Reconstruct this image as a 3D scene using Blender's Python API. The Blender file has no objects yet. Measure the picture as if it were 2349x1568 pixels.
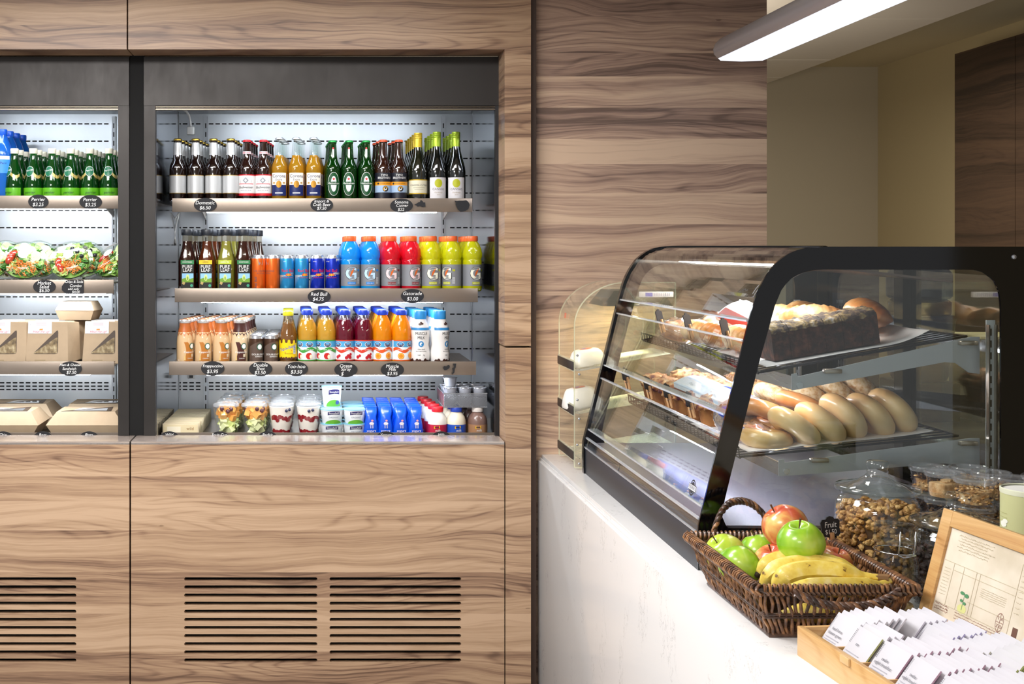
import bpy, math, random
from math import sin, cos, pi, sqrt, radians
from mathutils import Vector, Matrix, noise
random.seed(7)
SC = bpy.context.scene
COL = SC.collection

# ------------------------------------------------------------------ camera, world, lights, exposure
FP = 2700.0; VX = 711.0; VY = 573.0; EZ = 1.6          # focal length and vanishing point in pixels, eye height
cam_d = bpy.data.cameras.new('camera')
cam = bpy.data.objects.new('camera', cam_d); COL.objects.link(cam)
cam.location = (0, 0, EZ); cam.rotation_euler = (pi/2, 0, 0)
cam_d.sensor_width = 36; cam_d.lens = FP/2349*36
cam_d.shift_x = (1174.5-VX)/2349; cam_d.shift_y = (VY-784)/2349
cam_d.clip_start = .05
SC.camera = cam
SC.view_settings.view_transform = 'Standard'
SC.view_settings.look = 'None'
SC.view_settings.exposure = 0.27
SC.view_settings.gamma = 1.0
SC.view_settings.use_curve_mapping = False
SC.cycles.max_bounces = 10
SC.cycles.transparent_max_bounces = 24
SC.cycles.caustics_reflective = False
SC.cycles.caustics_refractive = False
SC.cycles.sample_clamp_indirect = 6
w = bpy.data.worlds.new('room_air'); SC.world = w; w.use_nodes = True
w.node_tree.nodes['Background'].inputs[0].default_value = (.98, .98, 1.0, 1)
w.node_tree.nodes['Background'].inputs[1].default_value = .42

def area(name, loc, sx, sy, power, col=(1, 1, 1), rot=(0, 0, 0)):
    d = bpy.data.lights.new(name, 'AREA'); d.shape = 'RECTANGLE'; d.size = sx; d.size_y = sy
    d.energy = power; d.color = col
    o = bpy.data.objects.new(name, d); COL.objects.link(o); o.location = loc; o.rotation_euler = rot
    return o
area('ceiling_light_panel', (-1.0, 2.7, 2.56), 1.1, .7, 64, (1, .98, .97))
area('ceiling_light_panel', (.1, 3.0, 2.56), .9, .5, 18, (1, .98, .97))
area('ceiling_light_panel', (-1.2, 1.0, 2.56), 1.1, .7, 40, (1, .98, .97))
area('ceiling_light_panel', (-1.2, -1.1, 2.56), 1.1, .7, 52, (1, .98, .97))
area('kitchen_ceiling_light', (2.3, 5.2, 2.52), .6, .6, 22, (1, .94, .84))
area('kitchen_fill_light', (1.15, 4.32, 1.95), .7, .5, 25, (1, .93, .82), (pi/2, 0, 0))  # unseen lamp added behind the partition to brighten the kitchen walls

def P(px, py, Y): return ((px-VX)*Y/FP, Y, EZ-(py-VY)*Y/FP)
def PX(px, Y): return (px-VX)*Y/FP
def PZ(py, Y): return EZ-(py-VY)*Y/FP

# ------------------------------------------------------------------ materials
def lin(c):
    if isinstance(c, str):
        c = c.lstrip('#'); c = [int(c[i:i+2], 16)/255 for i in (0, 2, 4)]
    return tuple(((x/12.92) if x <= .04045 else ((x+.055)/1.055)**2.4) for x in c) + (1,)
MC = {}
def newmat(name):
    m = bpy.data.materials.new(name); m.use_nodes = True
    nt = m.node_tree; nt.nodes.clear()
    out = nt.nodes.new('ShaderNodeOutputMaterial')
    return m, nt, out
def N(nt, t, **kw):
    n = nt.nodes.new('ShaderNode'+t)
    for k, v in kw.items():
        if k.startswith('i_'):
            key = k[2:]; key = int(key) if key.isdigit() else key.replace('_', ' ')
            n.inputs[key].default_value = v
        else: setattr(n, k, v)
    return n
def mat(col, rough=.5, metal=0, coat=0, emit=0, bump=0, bscale=80, var=0, vscale=6, sss=0):
    key = ('m', col, rough, metal, coat, emit, bump, bscale, var, vscale)
    if key in MC: return MC[key]
    m, nt, out = newmat('mat_'+str(col).strip('#'))
    b = N(nt, 'BsdfPrincipled')
    b.inputs['Base Color'].default_value = lin(col); b.inputs['Roughness'].default_value = rough
    b.inputs['Metallic'].default_value = metal; b.inputs['Coat Weight'].default_value = coat
    b.inputs['Coat Roughness'].default_value = .05
    if emit:
        b.inputs['Emission Color'].default_value = lin(col); b.inputs['Emission Strength'].default_value = emit
    if bump or var:
        tc = N(nt, 'TexCoord')
        if bump:
            nz = N(nt, 'TexNoise', i_Scale=bscale, i_Detail=3.0)
            nt.links.new(tc.outputs['Object'], nz.inputs['Vector'])
            bp = N(nt, 'Bump', i_Strength=bump, i_Distance=.01)
            nt.links.new(nz.outputs['Fac'], bp.inputs['Height']); nt.links.new(bp.outputs['Normal'], b.inputs['Normal'])
        if var:
            n2 = N(nt, 'TexNoise', i_Scale=vscale, i_Detail=4.0)
            nt.links.new(tc.outputs['Object'], n2.inputs['Vector'])
            r = N(nt, 'ValToRGB')
            c = lin(col)
            r.color_ramp.elements[0].position = .3; r.color_ramp.elements[1].position = .7
            r.color_ramp.elements[0].color = tuple(x*(1-var) for x in c[:3])+(1,)
            r.color_ramp.elements[1].color = tuple(min(1, x*(1+var)) for x in c[:3])+(1,)
            nt.links.new(n2.outputs['Fac'], r.inputs['Fac']); nt.links.new(r.outputs['Color'], b.inputs['Base Color'])
    nt.links.new(b.outputs[0], out.inputs[0])
    MC[key] = m; return m
def glow(col, strength):
    key = ('g', col, strength)
    if key in MC: return MC[key]
    m, nt, out = newmat('mat_lit')
    e = N(nt, 'Emission', i_Color=lin(col), i_Strength=strength)
    nt.links.new(e.outputs[0], out.inputs[0]); MC[key] = m; return m
def thin(col='#ffffff', ior=1.45, rough=.02, haze=0.0, k=1.0, spec='#ffffff'):
    """clear or tinted glass and plastic sheet: tinted see-through plus a Fresnel gloss"""
    key = ('t', col, ior, rough, haze, k)
    if key in MC: return MC[key]
    m, nt, out = newmat('mat_glass')
    tr = N(nt, 'BsdfTransparent', i_Color=lin(col)); gl = N(nt, 'BsdfGlossy', i_Color=(1, 1, 1, 1), i_Roughness=rough)
    fr = N(nt, 'Fresnel'); ge = N(nt, 'NewGeometry'); mi_ = N(nt, 'Mix')
    mi_.inputs[2].default_value = ior; mi_.inputs[3].default_value = 1/ior        # same Fresnel from both sides of a sheet
    nt.links.new(ge.outputs['Backfacing'], mi_.inputs[0]); nt.links.new(mi_.outputs[0], fr.inputs['IOR'])
    src = tr.outputs[0]
    if haze:
        df = N(nt, 'BsdfDiffuse', i_Color=lin(spec)); mx0 = N(nt, 'MixShader', i_Fac=haze)
        nt.links.new(tr.outputs[0], mx0.inputs[1]); nt.links.new(df.outputs[0], mx0.inputs[2]); src = mx0.outputs[0]
    mu = N(nt, 'Math', operation='MULTIPLY', use_clamp=True); mu.inputs[1].default_value = k
    mx = N(nt, 'MixShader')
    nt.links.new(fr.outputs[0], mu.inputs[0]); nt.links.new(mu.outputs[0], mx.inputs[0])
    nt.links.new(src, mx.inputs[1]); nt.links.new(gl.outputs[0], mx.inputs[2])
    nt.links.new(mx.outputs[0], out.inputs[0]); MC[key] = m; return m
def juice(col, t=.5):
    key = ('j', col, t)
    if key in MC: return MC[key]
    m, nt, out = newmat('mat_drink')
    b = N(nt, 'BsdfPrincipled'); b.inputs['Base Color'].default_value = lin(col); b.inputs['Roughness'].default_value = .12
    b.inputs['Coat Weight'].default_value = .7; b.inputs['Coat Roughness'].default_value = .03
    t_ = N(nt, 'BsdfTranslucent', i_Color=lin(col)); mx = N(nt, 'MixShader', i_Fac=t)
    nt.links.new(b.outputs[0], mx.inputs[1]); nt.links.new(t_.outputs[0], mx.inputs[2]); nt.links.new(mx.outputs[0], out.inputs[0])
    MC[key] = m; return m
def wood(name, c0, c1, c2, c3, axis='X', rough=.38, bands=9.0, zs=7.0, coat=0.0, spec=.5):
    m, nt, out = newmat(name); L = nt.links.new
    tc = N(nt, 'TexCoord'); mp = N(nt, 'Mapping')
    if axis == 'Y': mp.inputs['Rotation'].default_value = (0, 0, pi/2)
    L(tc.outputs['Object'], mp.inputs['Vector'])
    sx = N(nt, 'SeparateXYZ'); L(mp.outputs[0], sx.inputs[0])
    def M(op, a, b=None, c=None):
        n = N(nt, 'Math', operation=op)
        for i, q in enumerate((a, b, c)):
            if q is None: continue
            if isinstance(q, (int, float)): n.inputs[i].default_value = q
            else: L(q, n.inputs[i])
        return n.outputs[0]
    x, z = sx.outputs[0], sx.outputs[2]
    def NZ(a, b, c, detail=3.0, rough=.5, dist=0.0):
        cb = N(nt, 'CombineXYZ')
        for k_, q in enumerate((a, b, c)):
            if q is None: continue
            if isinstance(q, (int, float)): cb.inputs[k_].default_value = q
            else: L(q, cb.inputs[k_])
        n = N(nt, 'TexNoise', i_Scale=1.0, i_Detail=detail, i_Roughness=rough, i_Distortion=dist); L(cb.outputs[0], n.inputs['Vector']); return n.outputs['Fac']
    # boards, told apart by a one-dimensional cell pattern
    vo = N(nt, 'TexVoronoi', voronoi_dimensions='1D'); vo.inputs['Scale'].default_value = 1.0
    L(M('MULTIPLY', z, bands), vo.inputs['W'])
    sc = N(nt, 'SeparateColor'); L(vo.outputs['Color'], sc.inputs[0]); rnd = sc.outputs[0]; rnd2 = sc.outputs[1]
    off = M('MULTIPLY', rnd2, 23)
    w1 = NZ(M('MULTIPLY_ADD', x, 1.3, off), sx.outputs[1], M('MULTIPLY', z, 3.0), 2.0)
    w2 = NZ(M('MULTIPLY_ADD', x, 4.0, off), sx.outputs[1], M('MULTIPLY', z, 9.0), 2.0)
    zw = M('MULTIPLY_ADD', w1, .16, M('MULTIPLY_ADD', w2, .022, z))        # wavering grain height
    n3 = NZ(M('MULTIPLY_ADD', x, .45, off), sx.outputs[1], M('MULTIPLY', zw, 24), 3.0, .55)
    n2 = NZ(M('MULTIPLY', x, 2.6), sx.outputs[1], M('MULTIPLY', zw, 150), 4.0, .7)
    n4 = NZ(M('MULTIPLY', x, 14), sx.outputs[1], M('MULTIPLY', z, 620), 2.0, .6)
    n1 = NZ(M('MULTIPLY_ADD', x, .8, off), sx.outputs[1], M('MULTIPLY', zw, zs), 1.5, .4)
    sn = M('SINE', M('MULTIPLY', n1, 120)); line = M('POWER', M('MULTIPLY_ADD', sn, .5, .5), 6)
    mask = NZ(M('MULTIPLY', x, .7), 5.0, M('MULTIPLY', z, 5), 1.0)
    mr = N(nt, 'MapRange'); mr.inputs['From Min'].default_value = .45; mr.inputs['From Max'].default_value = .6; L(mask, mr.inputs[0])
    line = M('MULTIPLY', line, mr.outputs[0])
    v = M('MULTIPLY_ADD', rnd, .16, M('MULTIPLY', n3, .62))
    v = M('MULTIPLY_ADD', n2, .36, v)
    v = M('MULTIPLY_ADD', n4, .10, v)
    v = M('MULTIPLY_ADD', line, -.085, v)
    r = N(nt, 'ValToRGB'); e = r.color_ramp.elements
    e[0].position = .45; e[0].color = lin(c0); e[1].position = .74; e[1].color = lin(c3)
    q = e.new(.53); q.color = lin(c1); q = e.new(.62); q.color = lin(c2)
    L(v, r.inputs['Fac'])
    # small knots
    ck = N(nt, 'CombineXYZ'); L(M('MULTIPLY', sx.outputs[0], 3.2), ck.inputs[0]); L(M('MULTIPLY', sx.outputs[2], 8), ck.inputs[2])
    vk = N(nt, 'TexVoronoi'); vk.inputs['Scale'].default_value = 1.0; L(ck.outputs[0], vk.inputs['Vector'])
    kn = M('LESS_THAN', M('MULTIPLY_ADD', n2, .12, vk.outputs['Distance']), .10)
    mx = N(nt, 'MixRGB', blend_type='MULTIPLY'); L(M('MULTIPLY', kn, .45), mx.inputs[0]); L(r.outputs[0], mx.inputs[1]); mx.inputs[2].default_value = lin(c0)
    b = N(nt, 'BsdfPrincipled'); L(mx.outputs[0], b.inputs['Base Color']); b.inputs['Roughness'].default_value = rough
    b.inputs['Coat Weight'].default_value = coat; b.inputs['Coat Roughness'].default_value = .15
    bp = N(nt, 'Bump', i_Strength=.08, i_Distance=.002); L(n2, bp.inputs['Height']); L(bp.outputs[0], b.inputs['Normal'])
    L(b.outputs[0], out.inputs[0]); return m
def brushed(name, col, rough=.3, stretch=(1, 1, 60), metal=1.0, amt=.12, blotch=.0):
    m, nt, out = newmat(name); L = nt.links.new
    tc = N(nt, 'TexCoord'); mp = N(nt, 'Mapping'); mp.inputs['Scale'].default_value = stretch; L(tc.outputs['Object'], mp.inputs[0])
    n = N(nt, 'TexNoise', i_Scale=3.0, i_Detail=5.0, i_Roughness=.7); L(mp.outputs[0], n.inputs['Vector'])
    n2 = N(nt, 'TexNoise', i_Scale=4.0, i_Detail=3.0); L(tc.outputs['Object'], n2.inputs['Vector'])
    r = N(nt, 'MapRange'); r.inputs['To Min'].default_value = rough-amt; r.inputs['To Max'].default_value = rough+amt; L(n.outputs[0], r.inputs['Value'])
    ad = N(nt, 'Math', operation='MULTIPLY_ADD'); ad.inputs[1].default_value = blotch; L(n2.outputs[0], ad.inputs[0]); L(r.outputs[0], ad.inputs[2])
    b = N(nt, 'BsdfPrincipled'); b.inputs['Base Color'].default_value = lin(col); b.inputs['Metallic'].default_value = metal
    L(ad.outputs[0], b.inputs['Roughness']); bp = N(nt, 'Bump', i_Strength=.05, i_Distance=.001); L(n.outputs[0], bp.inputs['Height']); L(bp.outputs[0], b.inputs['Normal'])
    L(b.outputs[0], out.inputs[0]); return m
def ramp_mat(stops, scale=4, stretch=(1, 1, 1), rough=.4, detail=4, coat=0, bump=0, distortion=0, zgrad=0, bscale=None, metal=0):
    """natural surface: noise-driven colours; zgrad mixes in the thing's own height"""
    m, nt, out = newmat('mat_natural'); L = nt.links.new
    tc = N(nt, 'TexCoord'); mp = N(nt, 'Mapping'); mp.inputs['Scale'].default_value = stretch; L(tc.outputs['Object'], mp.inputs[0])
    n = N(nt, 'TexNoise', i_Scale=scale, i_Detail=detail, i_Distortion=distortion); L(mp.outputs[0], n.inputs['Vector'])
    v = n.outputs[0]
    if zgrad:
        s = N(nt, 'SeparateXYZ'); L(tc.outputs['Object'], s.inputs[0]); a = N(nt, 'Math', operation='MULTIPLY_ADD'); a.inputs[1].default_value = zgrad
        L(s.outputs[2], a.inputs[0]); L(v, a.inputs[2]); v = a.outputs[0]
    r = N(nt, 'ValToRGB'); e = r.color_ramp.elements
    while len(e) > 1: e.remove(e[0])
    e[0].position = stops[0][0]; e[0].color = lin(stops[0][1])
    for p_, c in stops[1:]: q = e.new(p_); q.color = lin(c)
    L(v, r.inputs[0]); b = N(nt, 'BsdfPrincipled'); L(r.outputs[0], b.inputs['Base Color']); b.inputs['Roughness'].default_value = rough; b.inputs['Metallic'].default_value = metal
    b.inputs['Coat Weight'].default_value = coat; b.inputs['Coat Roughness'].default_value = .08
    if bump:
        n3 = N(nt, 'TexNoise', i_Scale=bscale or scale*6, i_Detail=4.0); L(tc.outputs['Object'], n3.inputs['Vector'])
        bp = N(nt, 'Bump', i_Strength=bump, i_Distance=.004); L(n3.outputs[0], bp.inputs['Height']); L(bp.outputs[0], b.inputs['Normal'])
    L(b.outputs[0], out.inputs[0]); return m

# ------------------------------------------------------------------ text outlines
TXT = {}
def text_mesh(s):
    if s in TXT: return TXT[s]
    cu = bpy.data.curves.new('t', 'FONT'); cu.body = s; cu.align_x = 'CENTER'; cu.align_y = 'CENTER'; cu.size = 1; cu.resolution_u = 3; cu.offset = .03 if s == 'G' else 0
    ob = bpy.data.objects.new('t', cu)
    me = bpy.data.meshes.new_from_object(ob)
    r = ([(v.co.x, v.co.y) for v in me.vertices], [tuple(p.vertices) for p in me.polygons])
    bpy.data.objects.remove(ob); bpy.data.meshes.remove(me); bpy.data.curves.remove(cu)
    TXT[s] = r; return r

# ------------------------------------------------------------------ mesh builder
class MB:
    def __init__(s): s.v = []; s.f = []; s.mi = []; s.mats = []
    def m(s, mt):
        if mt not in s.mats: s.mats.append(mt)
        return s.mats.index(mt)
    def add(s, vs, fs, mt):
        b = len(s.v); i = s.m(mt); s.v.extend([tuple(q) for q in vs])
        for f in fs: s.f.append(tuple(b+k for k in f)); s.mi.append(i)
    def box(s, x0, x1, y0, y1, z0, z1, mt, rot=None, org=None):
        vs = [(x, y, z) for z in (z0, z1) for y in (y0, y1) for x in (x0, x1)]
        if rot: vs = [tuple(Vector(org or (0, 0, 0)) + rot @ Vector(q)) for q in vs]
        s.add(vs, [(0, 2, 3, 1), (4, 5, 7, 6), (0, 1, 5, 4), (2, 6, 7, 3), (0, 4, 6, 2), (1, 3, 7, 5)], mt); return s
    def bbox(s, x0, x1, y0, y1, z0, z1, mt, r=.003):
        """box with chamfered vertical and horizontal edges"""
        import bmesh
        bm = bmesh.new()
        vs = [bm.verts.new((x, y, z)) for z in (z0, z1) for y in (y0, y1) for x in (x0, x1)]
        for f in [(0, 2, 3, 1), (4, 5, 7, 6), (0, 1, 5, 4), (2, 6, 7, 3), (0, 4, 6, 2), (1, 3, 7, 5)]: bm.faces.new([vs[k] for k in f])
        bmesh.ops.bevel(bm, geom=list(bm.edges), offset=r, segments=2, affect='EDGES', profile=.5)
        bm.verts.index_update()
        s.add([q.co[:] for q in bm.verts], [tuple(q.index for q in f.verts) for f in bm.faces], mt); bm.free(); return s
    def lathe(s, prof, mt, seg=20, c=(0, 0, 0), sq=1.0, mats=None, ax=None, xs=1, ys=1):
        """prof: (r, z) from bottom to top; mats: optional material per band"""
        n = len(prof); vs = []
        for r, z in prof:
            for k in range(seg):
                a = 2*pi*(k+.5)/seg; ca, sa = cos(a), sin(a)
                if sq != 1.0:
                    ca = math.copysign(abs(ca)**sq, ca); sa = math.copysign(abs(sa)**sq, sa)
                vs.append((c[0]+r*ca*xs, c[1]+r*sa*ys, c[2]+z))
        if ax: vs = [tuple(ax @ Vector(q)) for q in vs]
        b = len(s.v); s.v.extend(vs)
        for i in range(n-1):
            mi = s.m(mats[i] if mats else mt)
            for k in range(seg):
                k2 = (k+1) % seg
                s.f.append((b+i*seg+k, b+i*seg+k2, b+(i+1)*seg+k2, b+(i+1)*seg+k)); s.mi.append(mi)
        if prof[0][0] > 1e-6: s.f.append(tuple(b+k for k in range(seg-1, -1, -1))); s.mi.append(s.m(mats[0] if mats else mt))
        if prof[-1][0] > 1e-6: s.f.append(tuple(b+(n-1)*seg+k for k in range(seg))); s.mi.append(s.m(mats[-1] if mats else mt))
        return s
    def tube(s, pts, r, mt, seg=8, rads=None, closed=False, flat=1.0):
        pts = [Vector(p) for p in pts]; n = len(pts); b = len(s.v); up = Vector((0, 0, 1)); prev = None
        for i, p in enumerate(pts):
            if closed: d = pts[(i+1) % n]-pts[i-1]
            else: d = pts[min(i+1, n-1)]-pts[max(i-1, 0)]
            d.normalize()
            if prev is None:
                a = d.cross(up)
                if a.length < .05: a = d.cross(Vector((1, 0, 0)))
            else: a = prev - d*prev.dot(d)
            a.normalize(); prev = a; bb = d.cross(a)
            rr = rads[i] if rads else r
            for k in range(seg):
                t = 2*pi*k/seg; s.v.append(tuple(p+a*cos(t)*rr+bb*sin(t)*rr*flat))
        i_ = s.m(mt)
        for i in range(n if closed else n-1):
            j = (i+1) % n
            for k in range(seg):
                k2 = (k+1) % seg; s.f.append((b+i*seg+k, b+j*seg+k, b+j*seg+k2, b+i*seg+k2)); s.mi.append(i_)
        if not closed:
            s.f.append(tuple(b+k for k in range(seg))); s.mi.append(i_)
            s.f.append(tuple(b+(n-1)*seg+k for k in range(seg-1, -1, -1))); s.mi.append(i_)
        return s
    def prism(s, poly, a0, a1, mt, plane='XZ'):
        """polygon (two coordinates) pushed along the third axis from a0 to a1"""
        n = len(poly)
        def q(p, a): return (p[0], a, p[1]) if plane == 'XZ' else ((a, p[0], p[1]) if plane == 'YZ' else (p[0], p[1], a))
        vs = [q(p, a0) for p in poly]+[q(p, a1) for p in poly]
        fs = [tuple(range(n)), tuple(range(2*n-1, n-1, -1))]+[(i, i+n, (i+1) % n+n, (i+1) % n) for i in range(n)]
        s.add(vs, fs, mt); return s
    def ring(s, outer, inner, a0, a1, mt, plane='XZ'):
        n = len(outer)
        def q(p, a): return (p[0], a, p[1]) if plane == 'XZ' else ((a, p[0], p[1]) if plane == 'YZ' else (p[0], p[1], a))
        vs = [q(p, a) for a in (a0, a1) for L_ in (outer, inner) for p in L_]
        fs = []
        for i in range(n):
            j = (i+1) % n
            fs += [(i, j, n+j, n+i), (2*n+i, 3*n+i, 3*n+j, 2*n+j), (i, 2*n+i, 2*n+j, j), (n+i, n+j, 3*n+j, 3*n+i)]
        s.add(vs, fs, mt); return s
    def blob(s, c, r, mt, seed=0, amp=.15, fr=1.5, seg=16, rings=10, rot=None, pinch=None):
        """lumpy ellipsoid"""
        if not isinstance(r, (tuple, list)): r = (r, r, r)
        vs = []; off = Vector((seed*7.3, seed*3.1, seed*1.7))
        for i in range(rings+1):
            t = pi*i/rings
            for k in range(seg):
                a = 2*pi*k/seg; d = Vector((sin(t)*cos(a), sin(t)*sin(a), -cos(t)))
                g = 1+amp*noise.noise(d*fr+off)+amp*.5*noise.noise(d*fr*3+off)
                q = Vector((d.x*r[0], d.y*r[1], d.z*r[2]))*g
                if pinch: q = pinch(q)
                if rot: q = rot @ q
                vs.append(tuple(Vector(c)+q))
        fs = [(i*seg+k, i*seg+(k+1) % seg, (i+1)*seg+(k+1) % seg, (i+1)*seg+k) for i in range(rings) for k in range(seg)]
        s.add(vs, fs, mt); return s
    def sheet(s, f, nu, nv, mt, th=0):
        vs = [f(i/nu, j/nv) for j in range(nv+1) for i in range(nu+1)]
        fs = [(j*(nu+1)+i, j*(nu+1)+i+1, (j+1)*(nu+1)+i+1, (j+1)*(nu+1)+i) for j in range(nv) for i in range(nu)]
        if th:
            n = len(vs); vs = vs+[(x, y, z-th) for x, y, z in vs]
            fs = fs+[tuple(n+k for k in reversed(f_)) for f_ in fs]
            rim = [i for i in range(nu+1)]+[j*(nu+1)+nu for j in range(1, nv+1)]+[nv*(nu+1)+i for i in range(nu-1, -1, -1)]+[j*(nu+1) for j in range(nv-1, 0, -1)]
            fs += [(rim[(i+1) % len(rim)], rim[i], n+rim[i], n+rim[(i+1) % len(rim)]) for i in range(len(rim))]
        s.add(vs, fs, mt); return s
    # flat shapes laid on a surface given by mp(u, v, lift)
    def drect(s, mp, u0, u1, v0, v1, mt, lift=.0003, nu=8, nv=1):
        return s.sheet(lambda a, b: mp(u0+(u1-u0)*a, v0+(v1-v0)*b, lift), nu, nv, mt)
    def dell(s, mp, uc, vc, ru, rv, mt, lift=.0005, n=20, a0=0, a1=2*pi, ri=0):
        """ellipse, arc sector or ring on the surface"""
        vs = []; K = 2
        for i in range(n+1):
            a = a0+(a1-a0)*i/n
            for k in range(K+1):
                t = ri+(1-ri)*k/K; vs.append(mp(uc+ru*t*cos(a), vc+rv*t*sin(a), lift))
        s.add(vs, [(i*(K+1)+k, i*(K+1)+k+1, (i+1)*(K+1)+k+1, (i+1)*(K+1)+k) for i in range(n) for k in range(K)], mt); return s
    def dpoly(s, mp, pts, mt, lift=.0005):
        s.add([mp(u, v, lift) for u, v in pts], [tuple(range(len(pts)))], mt); return s
    def dtext(s, mp, txt, uc, vc, size, mt, lift=.0008, sx=1, slant=0, rise=0, rot=0):
        vs, fs = text_mesh(txt); o = []
        for x, y in vs:
            x2 = (x*sx+slant*y)*size; y2 = y*size+rise*x2
            if rot: x2, y2 = x2*cos(rot)-y2*sin(rot), x2*sin(rot)+y2*cos(rot)
            o.append(mp(uc+x2, vc+y2, lift))
        s.add(o, fs, mt); return s
    def build(s, name, parent=None, smooth=35, bevel=0):
        me = bpy.data.meshes.new(name); me.from_pydata(s.v, [], s.f)
        for q in s.mats: me.materials.append(q)
        me.polygons.foreach_set('material_index', s.mi)
        if smooth:
            me.polygons.foreach_set('use_smooth', [True]*len(me.polygons)); me.set_sharp_from_angle(angle=radians(smooth))
        me.validate(); me.update()
        o = bpy.data.objects.new(name, me); COL.objects.link(o)
        if parent: o.parent = parent
        if bevel:
            b = o.modifiers.new('edge', 'BEVEL'); b.width = bevel; b.segments = 2; b.limit_method = 'ANGLE'; b.angle_limit = radians(40)
        return o
def cyl(R, c=(0, 0), z0=0, rot=0):
    def mp(u, v, lift):
        r = R(v) if callable(R) else R
        a = u/(r if not callable(R) else R(v)) + rot; r += lift
        return (c[0]+r*sin(a), c[1]-r*cos(a), z0+v)
    return mp
def flat(o, U, V):
    o = Vector(o); U = Vector(U).normalized(); V = Vector(V).normalized(); Nn = U.cross(V)
    return lambda u, v, lift: tuple(o+U*u+V*v+Nn*lift)
def front(y, x0=0, z0=0): return lambda u, v, lift: (x0+u, y-lift, z0+v)

LABELS = {}
def tag(o, label, cat, group=None, kind=None):
    if label: o['label'] = label
    if cat: o['category'] = cat
    if group: o['group'] = group
    if kind: o['kind'] = kind
    return o
def thing(name, label, cat, loc=(0, 0, 0), rz=0, group=None, rot=None):
    o = bpy.data.objects.new(name, None); COL.objects.link(o); o.empty_display_size = .02
    o.location = loc; o.rotation_euler = rot or (0, 0, rz)
    return tag(o, label, cat, group)
def dup(root, loc, rz=0, label=None, group=None, rot=None):
    r = root.copy(); COL.objects.link(r); r.location = loc; r.rotation_euler = rot or (0, 0, rz)
    if label: r['label'] = label
    if group: r['group'] = group
    for ch in list(root.children):
        c = ch.copy(); COL.objects.link(c); c.parent = r
        for g in list(ch.children):
            d = g.copy(); COL.objects.link(d); d.parent = c
    return r
def struct(name, mb, **k):
    o = mb.build(name, **k); o['kind'] = 'structure'; return o
ROW = ['front row', 'second row back', 'third row back', 'fourth row back', 'fifth row back', 'sixth row back', 'seventh row back']
def colname(i, n):
    if n == 1: return ''
    if n == 2: return ', left column' if i == 0 else ', right column'
    names = ['leftmost', 'second', 'third', 'fourth', 'fifth', 'sixth', 'seventh']
    return ', %s column' % ('rightmost' if i == n-1 else names[i])
def rows(make, desc, cols, n, Y0, z, pitch, group, dx=0, jit=0, turn=None, scale=1):
    """one column per picture x in cols, n deep: the first is built, the others are copies"""
    proto = None
    for i, px in enumerate(cols):
        X = PX(px, Y0)
        for k in range(n):
            loc = (X+dx*k+random.uniform(-jit, jit), Y0+pitch*k, z)
            rz = random.uniform(-.12, .12)+(turn[i] if turn and k == 0 else 0)
            lab = '%s, %s%s' % (desc, ROW[k], colname(i, len(cols)))
            if proto is None:
                proto = make(); proto.location = loc; proto.rotation_euler = (0, 0, rz); proto.scale = (scale,)*3
                tag(proto, lab, None, group)
            else: dup(proto, loc, rz, lab, group)
    return proto
# ------------------------------------------------------------------ the setting
BLACK = mat('#08080a', .6); DARK = mat('#17171a', .45)
woodL = wood('wood_panel', '#69503f', '#8f715a', '#ab8d70', '#bfa184', bands=10)
woodR = wood('wood_wall', '#6e594e', '#977c6d', '#b69984', '#d0b49a', bands=9.0)
woodK = wood('wood_kitchen', '#2a1f19', '#37291f', '#423126', '#4d3a2c', axis='Y', bands=5.0)
YF = 4.10
def slots(mb, x0, x1, y0, y1, z0, z1, sl, mt):
    """panel with real rounded slots; sl: (xa, xb) columns and rows of (za, zb)"""
    colsx, rz = sl
    edges = [x0]
    for a, b in colsx: edges += [a, b]
    edges.append(x1)
    for i in range(0, len(edges), 2):
        if edges[i+1] > edges[i]: mb.box(edges[i], edges[i+1], y0, y1, z0, z1, mt)
    for a, b in colsx:
        zs = [z0]
        for p, q in rz: zs += [p, q]
        zs.append(z1)
        for i in range(0, len(zs), 2): mb.box(a, b, y0, y1, zs[i], zs[i+1], mt)
        for p, q in rz:
            r = (q-p)/2; cz = (p+q)/2
            for sx, ex in ((1, a), (-1, b)):
                for sz in (1, -1):
                    if ex < -1.2: continue
                    poly = [(ex, cz+sz*r)]+[(ex+sx*r*(1-cos(t)), cz+sz*r*sin(t)) for t in [pi/2*k/6 for k in range(6, -1, -1)]]
                    mb.prism(poly, y0, y1, mt)
rowz = sorted([(PZ(1327.6+18.63*k+4.0, YF), PZ(1327.6+18.63*k-4.2, YF)) for k in range(11)])
zt = PZ(1019, YF)
p = MB(); slots(p, PX(300.5, YF), PX(1157, YF), YF, YF+.022, 0.0, zt, ([(PX(422.5, YF), PX(728, YF)), (PX(756, YF), PX(1058, YF))], rowz), woodL)
p.box(PX(300.5, YF), PX(1157, YF), YF, YF+.145, zt, PZ(1016.5, YF), brushed('ledge_edge', '#b9b4b0', .3, (60, 1, 1)))
p.box(PX(300.5, YF), PX(1157, YF), YF+.003, YF+.145, PZ(1016.5, YF), PZ(1012.5, YF), wood('wood_ledge', '#77685e', '#93857b', '#a79a90', '#b8aca4', rough=.2, coat=.6))
struct('trim_1', p)
p = MB(); slots(p, -1.6, PX(296.5, YF), YF, YF+.022, 0.0, zt, ([(-1.5, PX(175, YF))], rowz), woodL)
p.box(-1.6, PX(296.5, YF), YF, YF+.145, zt, PZ(1016.5, YF), brushed('ledge_edge2', '#b9b4b0', .3, (60, 1, 1)))
p.box(-1.6, PX(296.5, YF), YF+.003, YF+.145, PZ(1016.5, YF), PZ(1012.5, YF), bpy.data.materials['wood_ledge'])
struct('trim_2', p)
zb = PZ(113, YF)
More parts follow.
